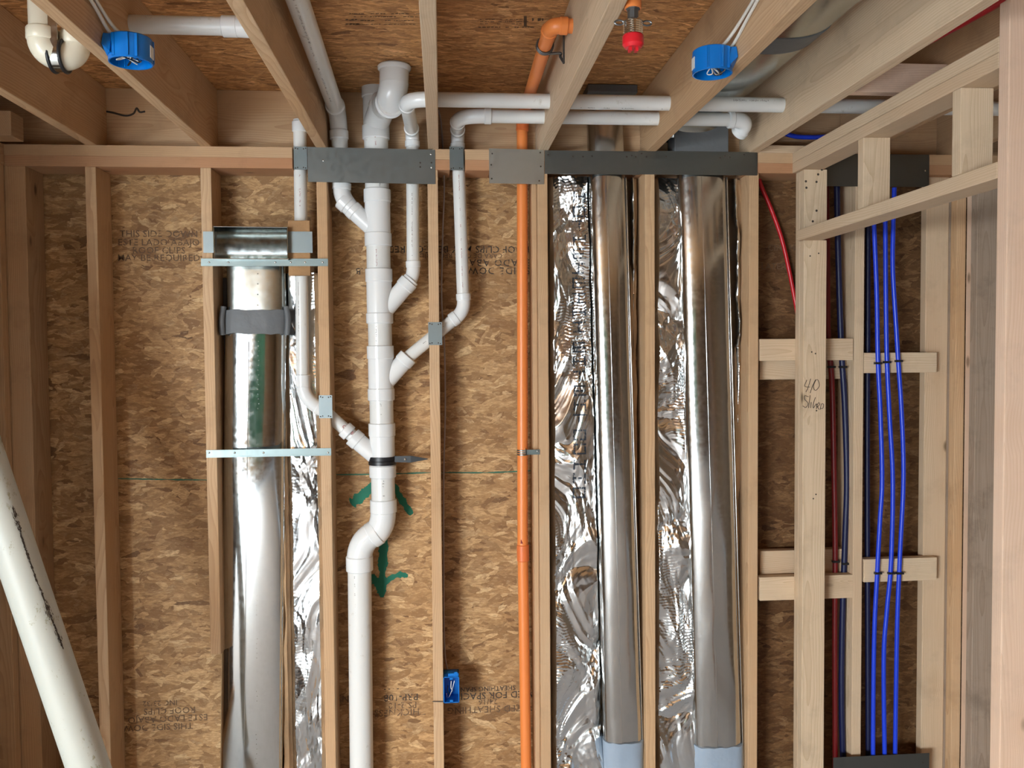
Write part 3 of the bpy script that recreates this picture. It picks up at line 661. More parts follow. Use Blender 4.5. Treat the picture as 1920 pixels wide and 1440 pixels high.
marks(A(675, 1075), A(677, 1240), R3, (-0.4, -1, 0), INK, st, 0.006, 7, fill=0.5); marks(A(sx(345), 345), A(sx(354), 354), R3, (0.3, -1, 0), INK, st, seed=8)
marks(A(sx(262), 262), A(sx(276), 276), R3, (0, -1, 0), INKR, st, seed=9)

# black rubber-lined pipe clamp on the stack
ck = thing('pipe_clamp', 'black pipe clamp round the thick drain stack with a grey pointed strap', 'clamp', A(718, 863))
c = A(sx(863), 863); bm = bmesh.new()
for dz in (0.008, -0.008):
    q = c+Vector((0, 0, dz)); tube(bm, [q+Vector((0, 0, -0.008)), q+Vector((0, 0, -0.007)), q+Vector((0, 0, 0.007)), q+Vector((0, 0, 0.008))], [R3*1.14, R3*1.19, R3*1.19, R3*1.14], 40)
tube(bm, [c+Vector((0, 0, -0.003)), c+Vector((0, 0, 0.003))], R3*1.13, 40)
bmesh.ops.recalc_face_normals(bm, faces=bm.faces); obj('rubber_ring', bm, BLACK, ck, smooth=0.6)
bm = bmesh.new(); pa = at(738, 861, 0.030); pb = at(770, 861, 0.03); pc = at(802, 861, 0.035)
hexa(bm, [(pa.x, pa.y, pa.z-0.011), (pa.x, pa.y, pa.z+0.011), (pa.x, pa.y+0.004, pa.z-0.011), (pa.x, pa.y+0.004, pa.z+0.011), (pb.x, pb.y, pb.z-0.013), (pb.x, pb.y, pb.z+0.013), (pb.x, pb.y+0.004, pb.z-0.013), (pb.x, pb.y+0.004, pb.z+0.013)])
hexa(bm, [(pb.x, pb.y, pb.z-0.013), (pb.x, pb.y, pb.z+0.013), (pb.x, pb.y+0.004, pb.z-0.013), (pb.x, pb.y+0.004, pb.z+0.013), (pc.x, pc.y, pc.z-0.001), (pc.x, pc.y, pc.z+0.002), (pc.x, pc.y+0.003, pc.z-0.001), (pc.x, pc.y+0.003, pc.z+0.002)])
bmesh.ops.recalc_face_normals(bm, faces=bm.faces); obj('strap', bm, simple('clamp_gray', (0.06, 0.065, 0.07), 0.4, 0.5), ck)
bm = bmesh.new(); screws(bm, [at(759, 861, 0.03)], 0.005, 0.005); bmesh.ops.recalc_face_normals(bm, faces=bm.faces); obj('screw', bm, SCREW, ck)

# left inlet from the ceiling (2 inch)
lb = thing('vent_pipe', 'white pipe slanting along the ceiling, then bending down into the top of the drain stack', 'pipe', A(636, 350))
hx = at(634, 215, 0.05); far = Vector((atz(558, 0, 2.60).x+0.02, -3.2, 2.63)); hz = hx.z
k0 = Vector((hx.x, YS, hz))
farp = atz(558, 0, 2.598); dirv = (farp-Vector((hx.x, 0.05, hz))).normalized(); far = k0+dirv*3.2
pipe(k0+dirv*0.09, far, R2, lb); dn = A(636, 262)
elbow(k0+dirv*0.12, k0+Vector((0, 0, -0.0)), dn, R2, 0.034, lb)
pipe(dn+Vector((0, 0, 0.03)), A(641, 347), R2, lb)
elbow(A(641, 343), A(640, 372), A(668, 400)+Vector((0, 0, 0)), R2, 0.026, lb)
marks(k0+dirv*0.25, k0+dirv*1.3, R2, (0.05, -0.3, -1), INK, lb, 0.008, 11)

# first right branch: upper run through the joists
ub = thing('vent_pipe', 'upper white pipe running through the joists, then dropping just right of the drain stack', 'pipe', A(774, 510))
YU, ZU = -0.325, 2.526
xa = at(786, 193, YU).x; va = A(774, 262)
corner2 = Vector((at(762, 205, YU+0.05).x, YU, ZU))
knee = A(773, 248)
kk = Vector((knee.x, YS, knee.z))
pipe(Vector((corner2.x+0.07, YU, ZU)), Vector((2.32, YU, ZU)), R15*1.02, ub)
elbow(Vector((corner2.x+0.105, YU, ZU)), corner2, corner2+(kk-corner2).normalized()*0.085, R15, 0.026, ub)
pipe(corner2+(kk-corner2).normalized()*0.06, kk-(kk-corner2).normalized()*0.03, R15, ub)
elbow(kk-(kk-corner2).normalized()*0.055, kk, kk+Vector((0, 0, -0.055)), R15, 0.024, ub)
pipe(kk+Vector((0, 0, -0.03)), A(774.5, 495), R15, ub)
elbow(A(774.5, 489), A(775.5, 520), A(757, 540), R15, 0.026, ub)
sleeve_bm = bmesh.new(); sleeve(sleeve_bm, A(772, 523), A(765, 531), R15*1.32, 32); bmesh.ops.recalc_face_normals(sleeve_bm, faces=sleeve_bm.faces); obj('bushing', sleeve_bm, PVCF, ub, smooth=0.6)
marks(A(774, 350), A(774, 480), R15, (-0.1, -1, 0), INKF, ub, 0.004, 13); marks(Vector((0.50, YU, ZU-0.0)), Vector((0.78, YU, ZU)), R15*1.02, (0, -0.45, -1), INK, ub, 0.004, 14)
marks(Vector((1.02, YU, ZU)), Vector((1.14, YU, ZU)), R15*1.02, (0, -1, 0.3), INK, ub, 0.009, 15)

# second right branch: lower run ending in an elbow
mb = thing('vent_pipe', 'lower white pipe through the joists with an end elbow, dropping beside the blue-box stud', 'pipe', A(868, 560))
YL, ZL = -0.175, 2.515
kx = A(858, 250); kk = Vector((kx.x, YS, kx.z)); c2 = Vector((at(858, 215, YL+0.03).x, YL, ZL))
d2 = (kk-c2).normalized()
pipe(Vector((c2.x+0.09, YL, ZL)), Vector((1.075, YL, ZL)), R15*0.98, mb)
elbow(Vector((c2.x+0.118, YL, ZL)), c2, c2+d2*0.10, R15, 0.026, mb)
pipe(c2+d2*0.08, kk-d2*0.03, R15, mb)
elbow(kk-d2*0.058, kk, kk+Vector((0, 0, -0.06)), R15, 0.024, mb)
pipe(kk+Vector((0, 0, -0.03)), A(868.5, 556), R15, mb)
elbow(A(868.5, 550), A(871, 584), A(846, 602), R15, 0.028, mb)
pipe(A(858, 593), A(760, 674), R15, mb)
e1 = Vector((1.105, YL, ZL)); elbow(e1-Vector((0.045, 0, 0)), e1+Vector((0.035, 0, 0.0)), e1+Vector((0.012, 0.055, -0.035)), R15*1.1, 0.022, mb)
sb = bmesh.new(); sleeve(sb, A(763, 671.5), A(757, 676.5), R15*1.32, 32); bmesh.ops.recalc_face_normals(sb, faces=sb.faces); obj('bushing', sb, PVCF, mb, smooth=0.6)
marks(A(860, 330), A(867, 540), R15, (0, -1, 0), INKR, mb, 0.004, 17); marks(A(848, 601), A(832, 614), R15, (0, -1, 0.2), INK, mb, 0.006, 18); marks(A(800, 641), A(775, 661), R15, (0, -1, 0.2), INK, mb, 0.005, 19)

# left thin pipe in the foil bay
tl = thing('vent_pipe', 'thin white pipe behind the duct boot, bending right through a stud into the drain stack', 'pipe', A(566, 730, 0.05))
YV = 0.045
pipe(at(562, 225, YV), at(568, 735, YV), R15, tl); elbow(at(568, 728, YV), at(569, 760, 0.05), A(604, 782-14, 0.058), R15, 0.0, tl, 'elbow') if False else None
bm = bmesh.new(); sleeve(bm, at(568, 702, YV), at(568.3, 726, YV), R15*1.16); Aq, Cq, Bq = at(568.5, 722, YV), at(570, 752, YV), at(606, 768, 0.06)
tube(bm, [Aq*(1-t)**2+Cq*2*t*(1-t)+Bq*t*t for t in [k/14 for k in range(15)]], R15*1.08, 32); dq = (Bq-Cq).normalized(); sleeve(bm, Bq-dq*0.03, Bq, R15*1.16)
bmesh.ops.recalc_face_normals(bm, faces=bm.faces); obj('elbow', bm, PVCF, tl, smooth=0.6)
pipe(at(603, 766, 0.06), A(668, 824), R15, tl)
bm = bmesh.new(); sleeve(bm, at(561.7, 228, YV), at(562, 248, YV), R15*1.16); bmesh.ops.recalc_face_normals(bm, faces=bm.faces); obj('coupling', bm, PVCF, tl, smooth=0.6)
elq = bmesh.new(); sleeve(elq, A(645, 803.5), A(656, 813.5), R15*1.34); bmesh.ops.recalc_face_normals(elq, faces=elq.faces); obj('bushing', elq, PVCF, tl, smooth=0.6)
marks(at(562.5, 330, YV), at(563, 400, YV), R15, (0.1, -1, 0), INKR, tl, 0.006, 21); marks(at(565, 530, YV), at(566, 640, YV), R15, (-0.3, -1, 0), INK, tl, 0.003, 22)
# 'CH 40' printed along the slanting inlet
pm = at(652, 806, YS-R15-0.001); M4 = Matrix.Translation(pm) @ Matrix.Rotation(math.radians(40), 4, 'Y') @ Matrix.Rotation(PI/2, 4, 'X')
text_mesh('CH 40', 0.018, M4, INKR, tl, name='printing', bold=0.0002)

# ------------------------------------------------------------------ orange sprinkler pipe
og = thing('sprinkler_pipe', 'orange sprinkler pipe running up the wall, then across to the joist', 'pipe', at(985, 1490, 0.06))
YO = 0.062; RO = 0.0205
o_t = at(979, 240, YO)
oz = 2.585; ob = Vector((at(981, 180, YO).x, YO, oz)); oj = Vector((JX[1]-H-0.045, -0.829, 2.581))
pipe(at(988, 1540, YO), at(980, 1030, YO), RO, og, mat=ORANGE); pipe(at(980, 1045, YO), o_t, RO, og, mat=ORANGE)
bm = bmesh.new(); sleeve(bm, at(980.3, 1021, YO), at(980.6, 1052, YO), RO*1.14); bmesh.ops.recalc_face_normals(bm, faces=bm.faces); obj('coupling', bm, ORANGE2, og, smooth=0.6)
elbow(at(979, 246, YO), ob, ob+(oj-ob).normalized()*0.07, RO, 0.032, og, mat=ORANGE2)
jc = Vector((oj.x-0.0, oj.y, oj.z)); js = at(1026, 75, -0.70); 
ocorner = Vector((atz(1032, 52, 2.585).x, oj.y, 2.585)); 
pipe(ob+(ocorner-ob).normalized()*0.05, ocorner-(ocorner-ob).normalized()*0.03, RO, og, mat=ORANGE)
elbow(ocorner-(ocorner-ob).normalized()*0.055, ocorner, Vector((JX[1]-H-0.012, ocorner.y, ocorner.z)), RO, 0.024, og, mat=ORANGE)
pipe(Vector((ocorner.x+0.02, ocorner.y, ocorner.z)), Vector((JX[1]-H+0.004, ocorner.y, ocorner.z)), RO*0.96, og, mat=ORANGE)
marks(at(982, 350, YO), at(982, 1010, YO), RO, (0.75, -1, 0), INKR, og, 0.004, 25, fill=0.7)
bm = bmesh.new(); tube(bm, [at(978, 1019, YO-RO), at(977, 1012, YO-RO)], [0.004, 0.001], 8); bmesh.ops.recalc_face_normals(bm, faces=bm.faces); obj('glue_drip', bm, INKR, og)
# wall strap on orange pipe
cs = thing('pipe_strap', 'grey metal strap holding the orange pipe to the stud', 'strap', at(995, 847, 0))
bm = bmesh.new(); c = at(980, 847, YO)
for dz in (0.006, -0.002, -0.010):
    tube(bm, [c+Vector((0, 0, dz-0.003)), c+Vector((0, 0, dz-0.002)), c+Vector((0, 0, dz+0.002)), c+Vector((0, 0, dz+0.003))], [RO*1.02, RO*1.12, RO*1.12, RO*1.02], 32)
q = at(992, 847, 0.0); q2 = at(1012, 847, 0.0); add_box(bm, q.x-0.012, q2.x, -0.003, -0.0005, q.z-0.011, q.z+0.008)
add_box(bm, q.x-0.012, q.x-0.009, -0.003, 0.05, q.z-0.011, q.z+0.008)
bmesh.ops.recalc_face_normals(bm, faces=bm.faces); obj('band', bm, STRAP, cs, smooth=0.6)
bm = bmesh.new(); screws(bm, [at(1008, 846, -0.003)]); bmesh.ops.recalc_face_normals(bm, faces=bm.faces); obj('screw', bm, SCREW, cs)
# ceiling strap by the orange elbow
cs = thing('pipe_hanger', 'dark wire hanger holding the orange pipe to the ceiling joist', 'hanger', at(1030, 98, -0.68))
dr = (ocorner-ob).normalized(); hc = ocorner-dr*0.155; u, v = frame_path([hc, hc+dr])[0]
bm = bmesh.new()
for off in (-0.006, 0.006):
    tube(bm, [hc+dr*off+(u*math.cos(a_)+v*math.sin(a_))*(RO+0.003) for a_ in [2*PI*k/28 for k in range(29)]], 0.0032, 8)
jf = Vector((JX[1]-H-0.003, hc.y, hc.z)); 
tube(bm, spline([hc+Vector((0.01, 0, -RO-0.003)), hc+Vector((0.045, 0, -RO)), Vector((JX[1]-H-0.012, hc.y, hc.z-0.030)), Vector((JX[1]-H-0.002, hc.y-0.01, hc.z-0.052))], 8), 0.0042, 8)
tube(bm, [Vector((JX[1]-H-0.003, hc.y-0.01, hc.z-0.05)), Vector((JX[1]-H-0.003, hc.y-0.01, hc.z+0.03))], 0.003, 8)
bmesh.ops.recalc_face_normals(bm, faces=bm.faces); obj('wire', bm, GRAYM, cs, smooth=0.8)

# sprinkler head with red cap
YH = -1.32
c = at(1187, 60, YH); spk = thing('fire_sprinkler', 'chrome sprinkler fitting with red cap hanging between the ceiling joists', 'sprinkler', c)
def vz(y): return at(1187, y, YH).z
bm = T1([(c.x, YH, ZC-0.001), (c.x, YH, vz(17))], 0.0185, 24); obj('orange_stub', bm, ORANGE, spk, smooth=0.6)
bm = T1([(c.x, YH, vz(15)), (c.x, YH, vz(18)), (c.x, YH, vz(20)), (c.x, YH, vz(50))], [0.016, 0.016, 0.0125, 0.0125], 8); obj('adapter', bm, GRAYM, spk)
pts = []; rr = []
z0, z1 = vz(36), vz(69)
for i in range(33):
    z = z0+(z1-z0)*i/32; pts.append((c.x, YH, z)); rr.append(0.0205+(0.0012 if i % 4 < 2 else -0.0012) if i > 4 else 0.014+i*0.0016)
obj('threaded_cup', T1(pts, rr, 28), CHROME, spk, smooth=0.9)
obj('red_cap', T1([(c.x, YH, vz(67)), (c.x, YH, vz(69)), (c.x, YH, vz(84)), (c.x, YH, vz(90)), (c.x, YH, vz(90.5))], [0.022, 0.0235, 0.0235, 0.018, 0.010], 28), REDCAP, spk, smooth=0.6)
bm = bmesh.new(); add_box(bm, c.x-0.010, c.x-0.004, YH-0.008, YH+0.008, vz(97), vz(89)); add_box(bm, c.x+0.004, c.x+0.010, YH-0.008, YH+0.008, vz(97), vz(89)); bmesh.ops.recalc_face_normals(bm, faces=bm.faces); obj('cap_tab', bm, REDCAP, spk)
bm = bmesh.new()
for sgn in (-1, 1):
    obj('ear', T1([Vector((c.x+sgn*0.031, YH, vz(43)))+Vector((math.cos(a_)*0.010, 0, math.sin(a_)*0.005)) for a_ in [2*PI*k/16 for k in range(17)]], 0.002, 6), GRAYM, spk, smooth=0.9)

# ------------------------------------------------------------------ ducts
def oval(cx, cy, w, d, n, e):       # flat-oval section, superellipse exponent e
    out = []
    for k in range(n):
        a_ = 2*PI*k/n; c_, s_ = math.cos(a_), math.sin(a_)
        out.append((cx+math.copysign(abs(c_)**(2/e), c_)*w/2, cy+math.copysign(abs(s_)**(2/e), s_)*d/2))
    return out
def duct_shell(secs, n=96, dent=None):   # secs: list of (cx, cy, z, w, d, e)
    bm = bmesh.new(); rings = []
    for cx, cy, z, w, d, e in secs:
        rings.append([bm.verts.new((x, y, z)) for x, y in oval(cx, cy, w, d, n, e)])
    if dent:
        for rg in rings:
            for v in rg: v.co += dent(v.co)
    for a_, b_ in zip(rings, rings[1:]):
        for k in range(n): bm.faces.new((a_[k], a_[(k+1) % n], b_[(k+1) % n], b_[k]))
    bm.faces.new(rings[0][::-1]); bm.faces.new(rings[-1])
    bmesh.ops.recalc_face_normals(bm, faces=bm.faces)
    return bm
def zsteps(z0, z1, n): return [z0+(z1-z0)*i/n for i in range(n+1)]
def lerp_px(y0, xa, y1, xb):
    return lambda y: xa+(xb-xa)*(y-y0)/(y1-y0)

# wide left duct
dA = thing('air_duct', 'wide shiny galvanised duct with an open boot on top, left of the drain stack', 'duct', at(470, 1490, 0.07))
YD = 0.082; dep = 0.085; YF = YD-dep/2
pL, pR = at(417, 640, YF), at(533, 640, YF); qL, qR = at(408, 1440, YF), at(526, 1440, YF)
def dentA(co):
    f = 1 if co.y < YD else 0
    return Vector((0, f*(0.0022*noise.noise(Vector((co.x*5, 1, co.z*1.7)))+0.0012*noise.noise(Vector((co.x*14, 4, co.z*3)))), 0))
secs = []
for z in zsteps(-0.088, at(470, 600, YF).z, 60):
    t = (z-qL.z)/(pL.z-qL.z); l = qL.x+(pL.x-qL.x)*t; r = qR.x+(pR.x-qR.x)*t
    secs.append(((l+r)/2, YD, z, r-l, dep, 2.25))
obj('duct_body', duct_shell(secs, 128, dentA), DUCT, dA, smooth=0.8)
za, zb = at(470, 612, YF).z, at(470, 494, YF).z; l, r = at(422, 560, YF).x, at(533, 560, YF).x
obj('duct_neck', duct_shell([((l+r)/2, YD, z, (r-l), dep, 3.4) for z in zsteps(za, zb, 12)], 128, dentA), DUCTDULL, dA, smooth=0.8)
# seam ridge + rivet-like dimples
sx_ = [at(466, 640, YF-0.001), at(457, 1440, YF-0.001)]
obj('seam', T1([Vector((sx_[0].x, YF-0.0006, sx_[0].z)), Vector((sx_[1].x, YF-0.0006, sx_[1].z))], 0.0011, 8), DUCT, dA, smooth=0.8)
bm = bmesh.new()
for y in [513, 532, 552, 572]: p = at(483, y, YF-0.001); tube(bm, [p, p-Vector((0, 0.0012, 0))], [0.0022, 0.001], 8)
for y in list(range(640, 1440, 9)):
    if noise.noise(Vector((y*0.013, 0, 5))) > -0.05: p = at(485-(y-640)*0.006+random.uniform(-1.5, 1.5), y, YF-0.0005); tube(bm, [p, p-Vector((0, 0.0007, 0))], [0.0013, 0.0007], 6)
bmesh.ops.recalc_face_normals(bm, faces=bm.faces); obj('embossed_dots', bm, SCREW, dA)
# sealant band
l, r = at(415, 600, YF).x, at(537, 600, YF).x; za, zb = at(475, 626, YF).z, at(475, 581, YF).z
def dentS(co): return Vector((0.003*noise.noise(co*25), 0.002*noise.noise(co*30), 0.006*noise.noise(Vector((co.x*30, co.z*2, 0)))))
obj('sealant_band', duct_shell([((l+r)/2, YD, z, r-l+0.004, dep+0.010, 3.0) for z in zsteps(za, zb, 6)], 96, dentS), SEAL, dA, smooth=0.8, label='dark grey brushed-on sealant band')
bm = bmesh.new()
for px in (428, 537): tube(bm, spline([at(px+random.uniform(-3, 3)*0+(0 if px > 500 else -9), 575, 0.05), at(px+(3 if px > 500 else -12), 600, 0.045), at(px+(1 if px > 500 else -11), 628, 0.05)], 5), [0.004]*4+[0.013]*3+[0.004]*4 if False else 0.011, 10)
bmesh.ops.recalc_face_normals(bm, faces=bm.faces); obj('sealant_smear', bm, SEAL, dA, smooth=0.8)
# open register boot
YR = -0.035
xa, xb, za, zb = face_y(401, 539, 425, 485, YR)
bm = bmesh.new(); t_ = 0.0012
yb = 0.06
def quad(a_, b_, c_, d_, th=(0, 0.0012, 0)):
    th = Vector(th); hexa(bm, [Vector(a_), Vector(d_), Vector(a_)+th, Vector(d_)+th, Vector(b_), Vector(c_), Vector(b_)+th, Vector(c_)+th])
# back throat curving down, top, sides
n = 12; prev = None
for i in range(n+1):
    a_ = PI/2*i/n; y = YR+ (yb-YR)*math.sin(a_); z = zb-(zb-za+0.0)*(1-math.cos(a_))
    cur = (bm.verts.new((xa, y, z)), bm.verts.new((xb, y, z)))
    if prev: bm.faces.new((prev[0], prev[1], cur[1], cur[0]))
    prev = cur
add_box(bm, xa-0.0015, xa, YR, yb, za, zb); add_box(bm, xb, xb+0.0015, YR, yb, za-0.004, zb)
add_box(bm, xa, xb, YR, yb, za-0.0015, za)
for z in (za, zb): tube(bm, [Vector((xa-0.001, YR, z)), Vector((xb+0.001, YR, z-0.002))], 0.0017, 6)
for x in (xa, xb): tube(bm, [Vector((x, YR, za)), Vector((x, YR, zb))], 0.0017, 6)
bmesh.ops.recalc_face_normals(bm, faces=bm.faces); obj('register_boot', bm, BOOT, dA, smooth=0.7)
xl, xr, zc0, zc1 = face_y(541, 586, 434, 474, -0.012)
obj('boot_flange', bx(xl, xr, -0.012, -0.0105, zc0, zc1), NAILP, dA, bevel=0.0005)
xl, xr, zc0, zc1 = face_y(381, 401, 434, 474, -0.006)
obj('boot_flange', bx(xl, xr+0.01, -0.006, -0.0045, zc0, zc1), NAILP, dA)
bm = bmesh.new(); xl, xr, zc0, zc1 = face_y(371, 384, 432, 474, 0.0); 
# boot supports and straps
bm = bmesh.new(); x, x2, z0_, z1_ = face_y(541, 582, 414, 517, 0.0)
bkk = tag(obj('osb_block', bx(x, x2, -0.009, 0.010, z0_, z1_), CHIPB, bevel=0.002), 'rough cut brown sheathing block behind the boot flange, in front of the thin pipe', 'wood block')
def bar(px0, px1, py0, py1, Yf, label, sc):
    xa, xb, za, zb = face_y(px0, px1, py0, py1, Yf); th = thing('metal_strap', label, 'strap', (xa, Yf, za))
    bm = bmesh.new(); add_box(bm, xa, xb, Yf-0.0015, Yf, za, zb); add_box(bm, xa, xb, Yf-0.0035, Yf-0.0015, zb-0.003, zb); add_box(bm, xa, xb, Yf-0.0035, Yf-0.0015, za, za+0.003)
    bmesh.ops.recalc_face_normals(bm, faces=bm.faces); obj('bar', bm, STRAP, th)
    for px in sc:
        b2 = bmesh.new(); screws(b2, [at(px, (py0+py1)/2, Yf-0.0015)], 0.0038, 0.003); bmesh.ops.recalc_face_normals(b2, faces=b2.faces); obj('screw', b2, SCREW, th, smooth=0.7)
bar(377, 615, 485, 499, -0.0125, 'upper horizontal metal strap across the wide duct, under its open boot', (392, 428, 516, 545, 572, 605))
bar(387, 621, 842, 856, -0.001, 'lower horizontal metal strap across the wide duct', (392, 440, 494, 615))

# two narrower ducts
def narrow(label, top, bot, Yc, d, mat, seampx, lab_tape, ytape):
    th = thing('air_duct', label, 'duct', at((bot[0]+bot[1])/2, 1490, Yc)); Yf = Yc-d/2
    tl_, tr = at(top[0], 330, Yf), at(top[1], 330, Yf); bl, br = at(bot[0], 1440, Yf), at(bot[1], 1440, Yf)
    seed = top[0]
    def dent(co):
        if co.y > Yc: return Vector((0, 0, 0))
        f = max(0.0, min(1.0, (co.x-(tl_.x+0.03))/0.07))
        low = max(0, 1-co.z/1.6)
        return Vector((0, f*(0.004*noise.noise(Vector((co.x*9, seed, co.z*1.6)))+0.004*low*noise.noise(Vector((co.x*18, seed, co.z*6)))), 0))
    s = []
    for z in zsteps(-0.088, ZT+0.16, 120):
        t = (z-bl.z)/(tl_.z-bl.z); l = bl.x+(tl_.x-bl.x)*t; r = br.x+(tr.x-br.x)*t
        s.append(((l+r)/2, Yc, z, r-l, d, 2.35))
    obj('duct_body', duct_shell(s, 112, dent), mat, th, smooth=0.9)
    bm = bmesh.new()
    for fr_ in (0.43, ):
        tube(bm, [Vector((tl_.x+(tr.x-tl_.x)*fr_, Yf-0.0002, ZT-0.08)), Vector((bl.x+(br.x-bl.x)*fr_, Yf-0.0002, bl.z))], 0.0010, 8)
    bmesh.ops.recalc_face_normals(bm, faces=bm.faces); obj('seam', bm, mat, th, smooth=0.9)
    dd_ = 0.030
    bm = bmesh.new(); hexa(bm, [Vector((tr.x-0.006, Yf+dd_, tr.z)), Vector((tr.x-0.006, Yf+dd_, tr.z)), Vector((tr.x, Yf+dd_+0.01, tr.z)), Vector((tr.x, Yf+dd_+0.01, tr.z)), Vector((br.x-0.006, Yf+dd_, 0.05)), Vector((br.x-0.006, Yf+dd_, 0.05)), Vector((br.x, Yf+dd_+0.01, 0.05)), Vector((br.x, Yf+dd_+0.01, 0.05))]) if False else None
    tube(bm, [Vector((tr.x+0.001, Yf+0.028, tr.z)), Vector((br.x+0.001, Yf+0.028, 0.05))], 0.003, 8)
    bmesh.ops.recalc_face_normals(bm, faces=bm.faces); obj('side_seam', bm, mat, th, smooth=0.9)
    zt = at(bot[0], ytape, Yf).z
    t = (zt-bl.z)/(tl_.z-bl.z); l = bl.x; r = br.x
    obj('tape_wrap', duct_shell([((l+r)/2, Yc, z, r-l+0.008, d+0.008, 2.7) for z in zsteps(-0.08, zt, 5)], 96, dentS), TAPE, th, smooth=0.8, label=lab_tape)
    return th
dB = narrow('left of the two narrow shiny ducts in the foil-lined bays', (1107, 1176), (1137, 1209), 0.054, 0.096, DUCT2, 0, 'blue-grey tape wrapped round the duct foot', 1396)
dC = narrow('right of the two narrow shiny ducts in the foil-lined bays', (1276, 1367), (1309, 1398), 0.054, 0.096, DUCT2, 0, 'blue-grey tape wrapped round the duct foot', 1404)

# ceiling duct between the third and fourth joists from the right
cdp = Vector((0.985, 0, 0)); RD = 0.088
dc = thing('ceiling_duct', 'galvanised duct running between two ceiling joists in the upper right', 'duct', (0.985, -0.3, 2.57))
zc = 2.616; cx_ = 0.985
def hduct(y0, y1, w, h, mat, name, n=20, dentf=None, e=2.4):
    bm = bmesh.new(); rings = []
    for i in range(n+1):
        y = y0+(y1-y0)*i/n
        rings.append([bm.verts.new((cx_+(x), y, zc+z)) for x, z in oval(0, 0, w, h, 64, e)])
    for a_, b_ in zip(rings, rings[1:]):
        for k in range(64): bm.faces.new((a_[k], a_[(k+1) % 64], b_[(k+1) % 64], b_[k]))
    bm.faces.new(rings[0]); bm.faces.new(rings[-1][::-1])
    bmesh.ops.recalc_face_normals(bm, faces=bm.faces)
    return obj(name, bm, mat, dc, smooth=0.9)
hduct(-0.15, -3.4, 0.29, 0.112, DUCTDULL, 'duct_body', e=2.1)
bm = bmesh.new()
for q in (-0.085, -0.070): tube(bm, [Vector((cx_+q, -0.3, zc-0.0455)), Vector((cx_+q, -3.4, zc-0.0455))], 0.0018, 8)
bmesh.ops.recalc_face_normals(bm, faces=bm.faces); obj('seam', bm, DUCT2, dc, smooth=0.9)
hduct(-0.72, -0.84, 0.298, 0.117, SEAL, 'sealant_collar', e=2.1)
# bend down to the vertical duct
bm = bmesh.new(); rings = []
for i in range(11):
    a_ = PI/2*i/10; rr_ = 0.17
    cy = -0.16+0.21*math.sin(a_); cz = zc-0.12*(1-math.cos(a_))
    nx = Vector((0, math.cos(a_), -math.sin(a_))); up = Vector((0, math.sin(a_), math.cos(a_)))
    rings.append([bm.verts.new(Vector((cx_+x, cy, cz))+up*z*(1-0.1*i/10)) for x, z in oval(0, 0, 0.26-0.05*i/10, 0.105, 64, 2.6)])
for a_, b_ in zip(rings, rings[1:]):
    for k in range(64): bm.faces.new((a_[k], a_[(k+1) % 64], b_[(k+1) % 64], b_[k]))
bmesh.ops.recalc_face_normals(bm, faces=bm.faces); obj('bend', bm, DUCTDULL, dc, smooth=0.9)
xa, xb, za, zb = face_y(1265, 1366, 232, 283, -0.002)
obj('transition_box', bx(xa, xb, -0.003, 0.10, ZT-0.02, ZT+0.10), SEAL, dc, bevel=0.004)
xa, xb, za, zb = face_y(1108, 1171, 225, 283, 0.0)
# its neighbour's dark collar above the left narrow duct
xa2, xb2, _, _ = face_y(1098, 1190, 160, 178, 0.0)
tag(obj('duct_collar', bx(xa2, xb2, -0.05, 0.09, at(1140, 178, -0.05).z+0.01, ZC-0.002), SEAL, bevel=0.004), 'dark sealed duct collar at the subfloor above the left narrow duct', 'duct collar')

# ------------------------------------------------------------------ foil-faced insulation behind the ducts
FOILINK = simple('foil_ink', (0.035, 0.045, 0.06), 0.35, 0.3, mottling=0.3)
def crinkle(x, z, s):
    # creased sheet: pyramids of planar facets in a warped, upright domain
    p = Vector((x, z*0.55, s))
    w = Vector((noise.noise(p*6), noise.noise(p*6+Vector((7, 1, 2))), 0))*0.10
    q = p+w; h = 0.0
    for sc, am, mt in ((8.0, 0.050, 'MANHATTAN'), (19.0, 0.014, 'CHEBYCHEV'), (43.0, 0.0050, 'MANHATTAN')):
        a = sc*1.7; v = Vector((q.x*math.cos(a)-q.y*math.sin(a)*0.9, q.x*math.sin(a)+q.y*math.cos(a), 0))*sc+Vector((s*3.1, sc, s))
        d = noise.voronoi(v, distance_metric=mt, exponent=2.5)[0]
        h += am*(0.55-d[0])*(0.55+0.9*abs(noise.noise(q*3+Vector((sc, 0, 0)))))
    m_ = max(0.0, noise.noise(Vector((x*6, z*2.5, s+4))))
    h += 0.0022*m_*math.sin(z*520+8*noise.noise(Vector((x*30, z*10, s))))
    return h*0.9
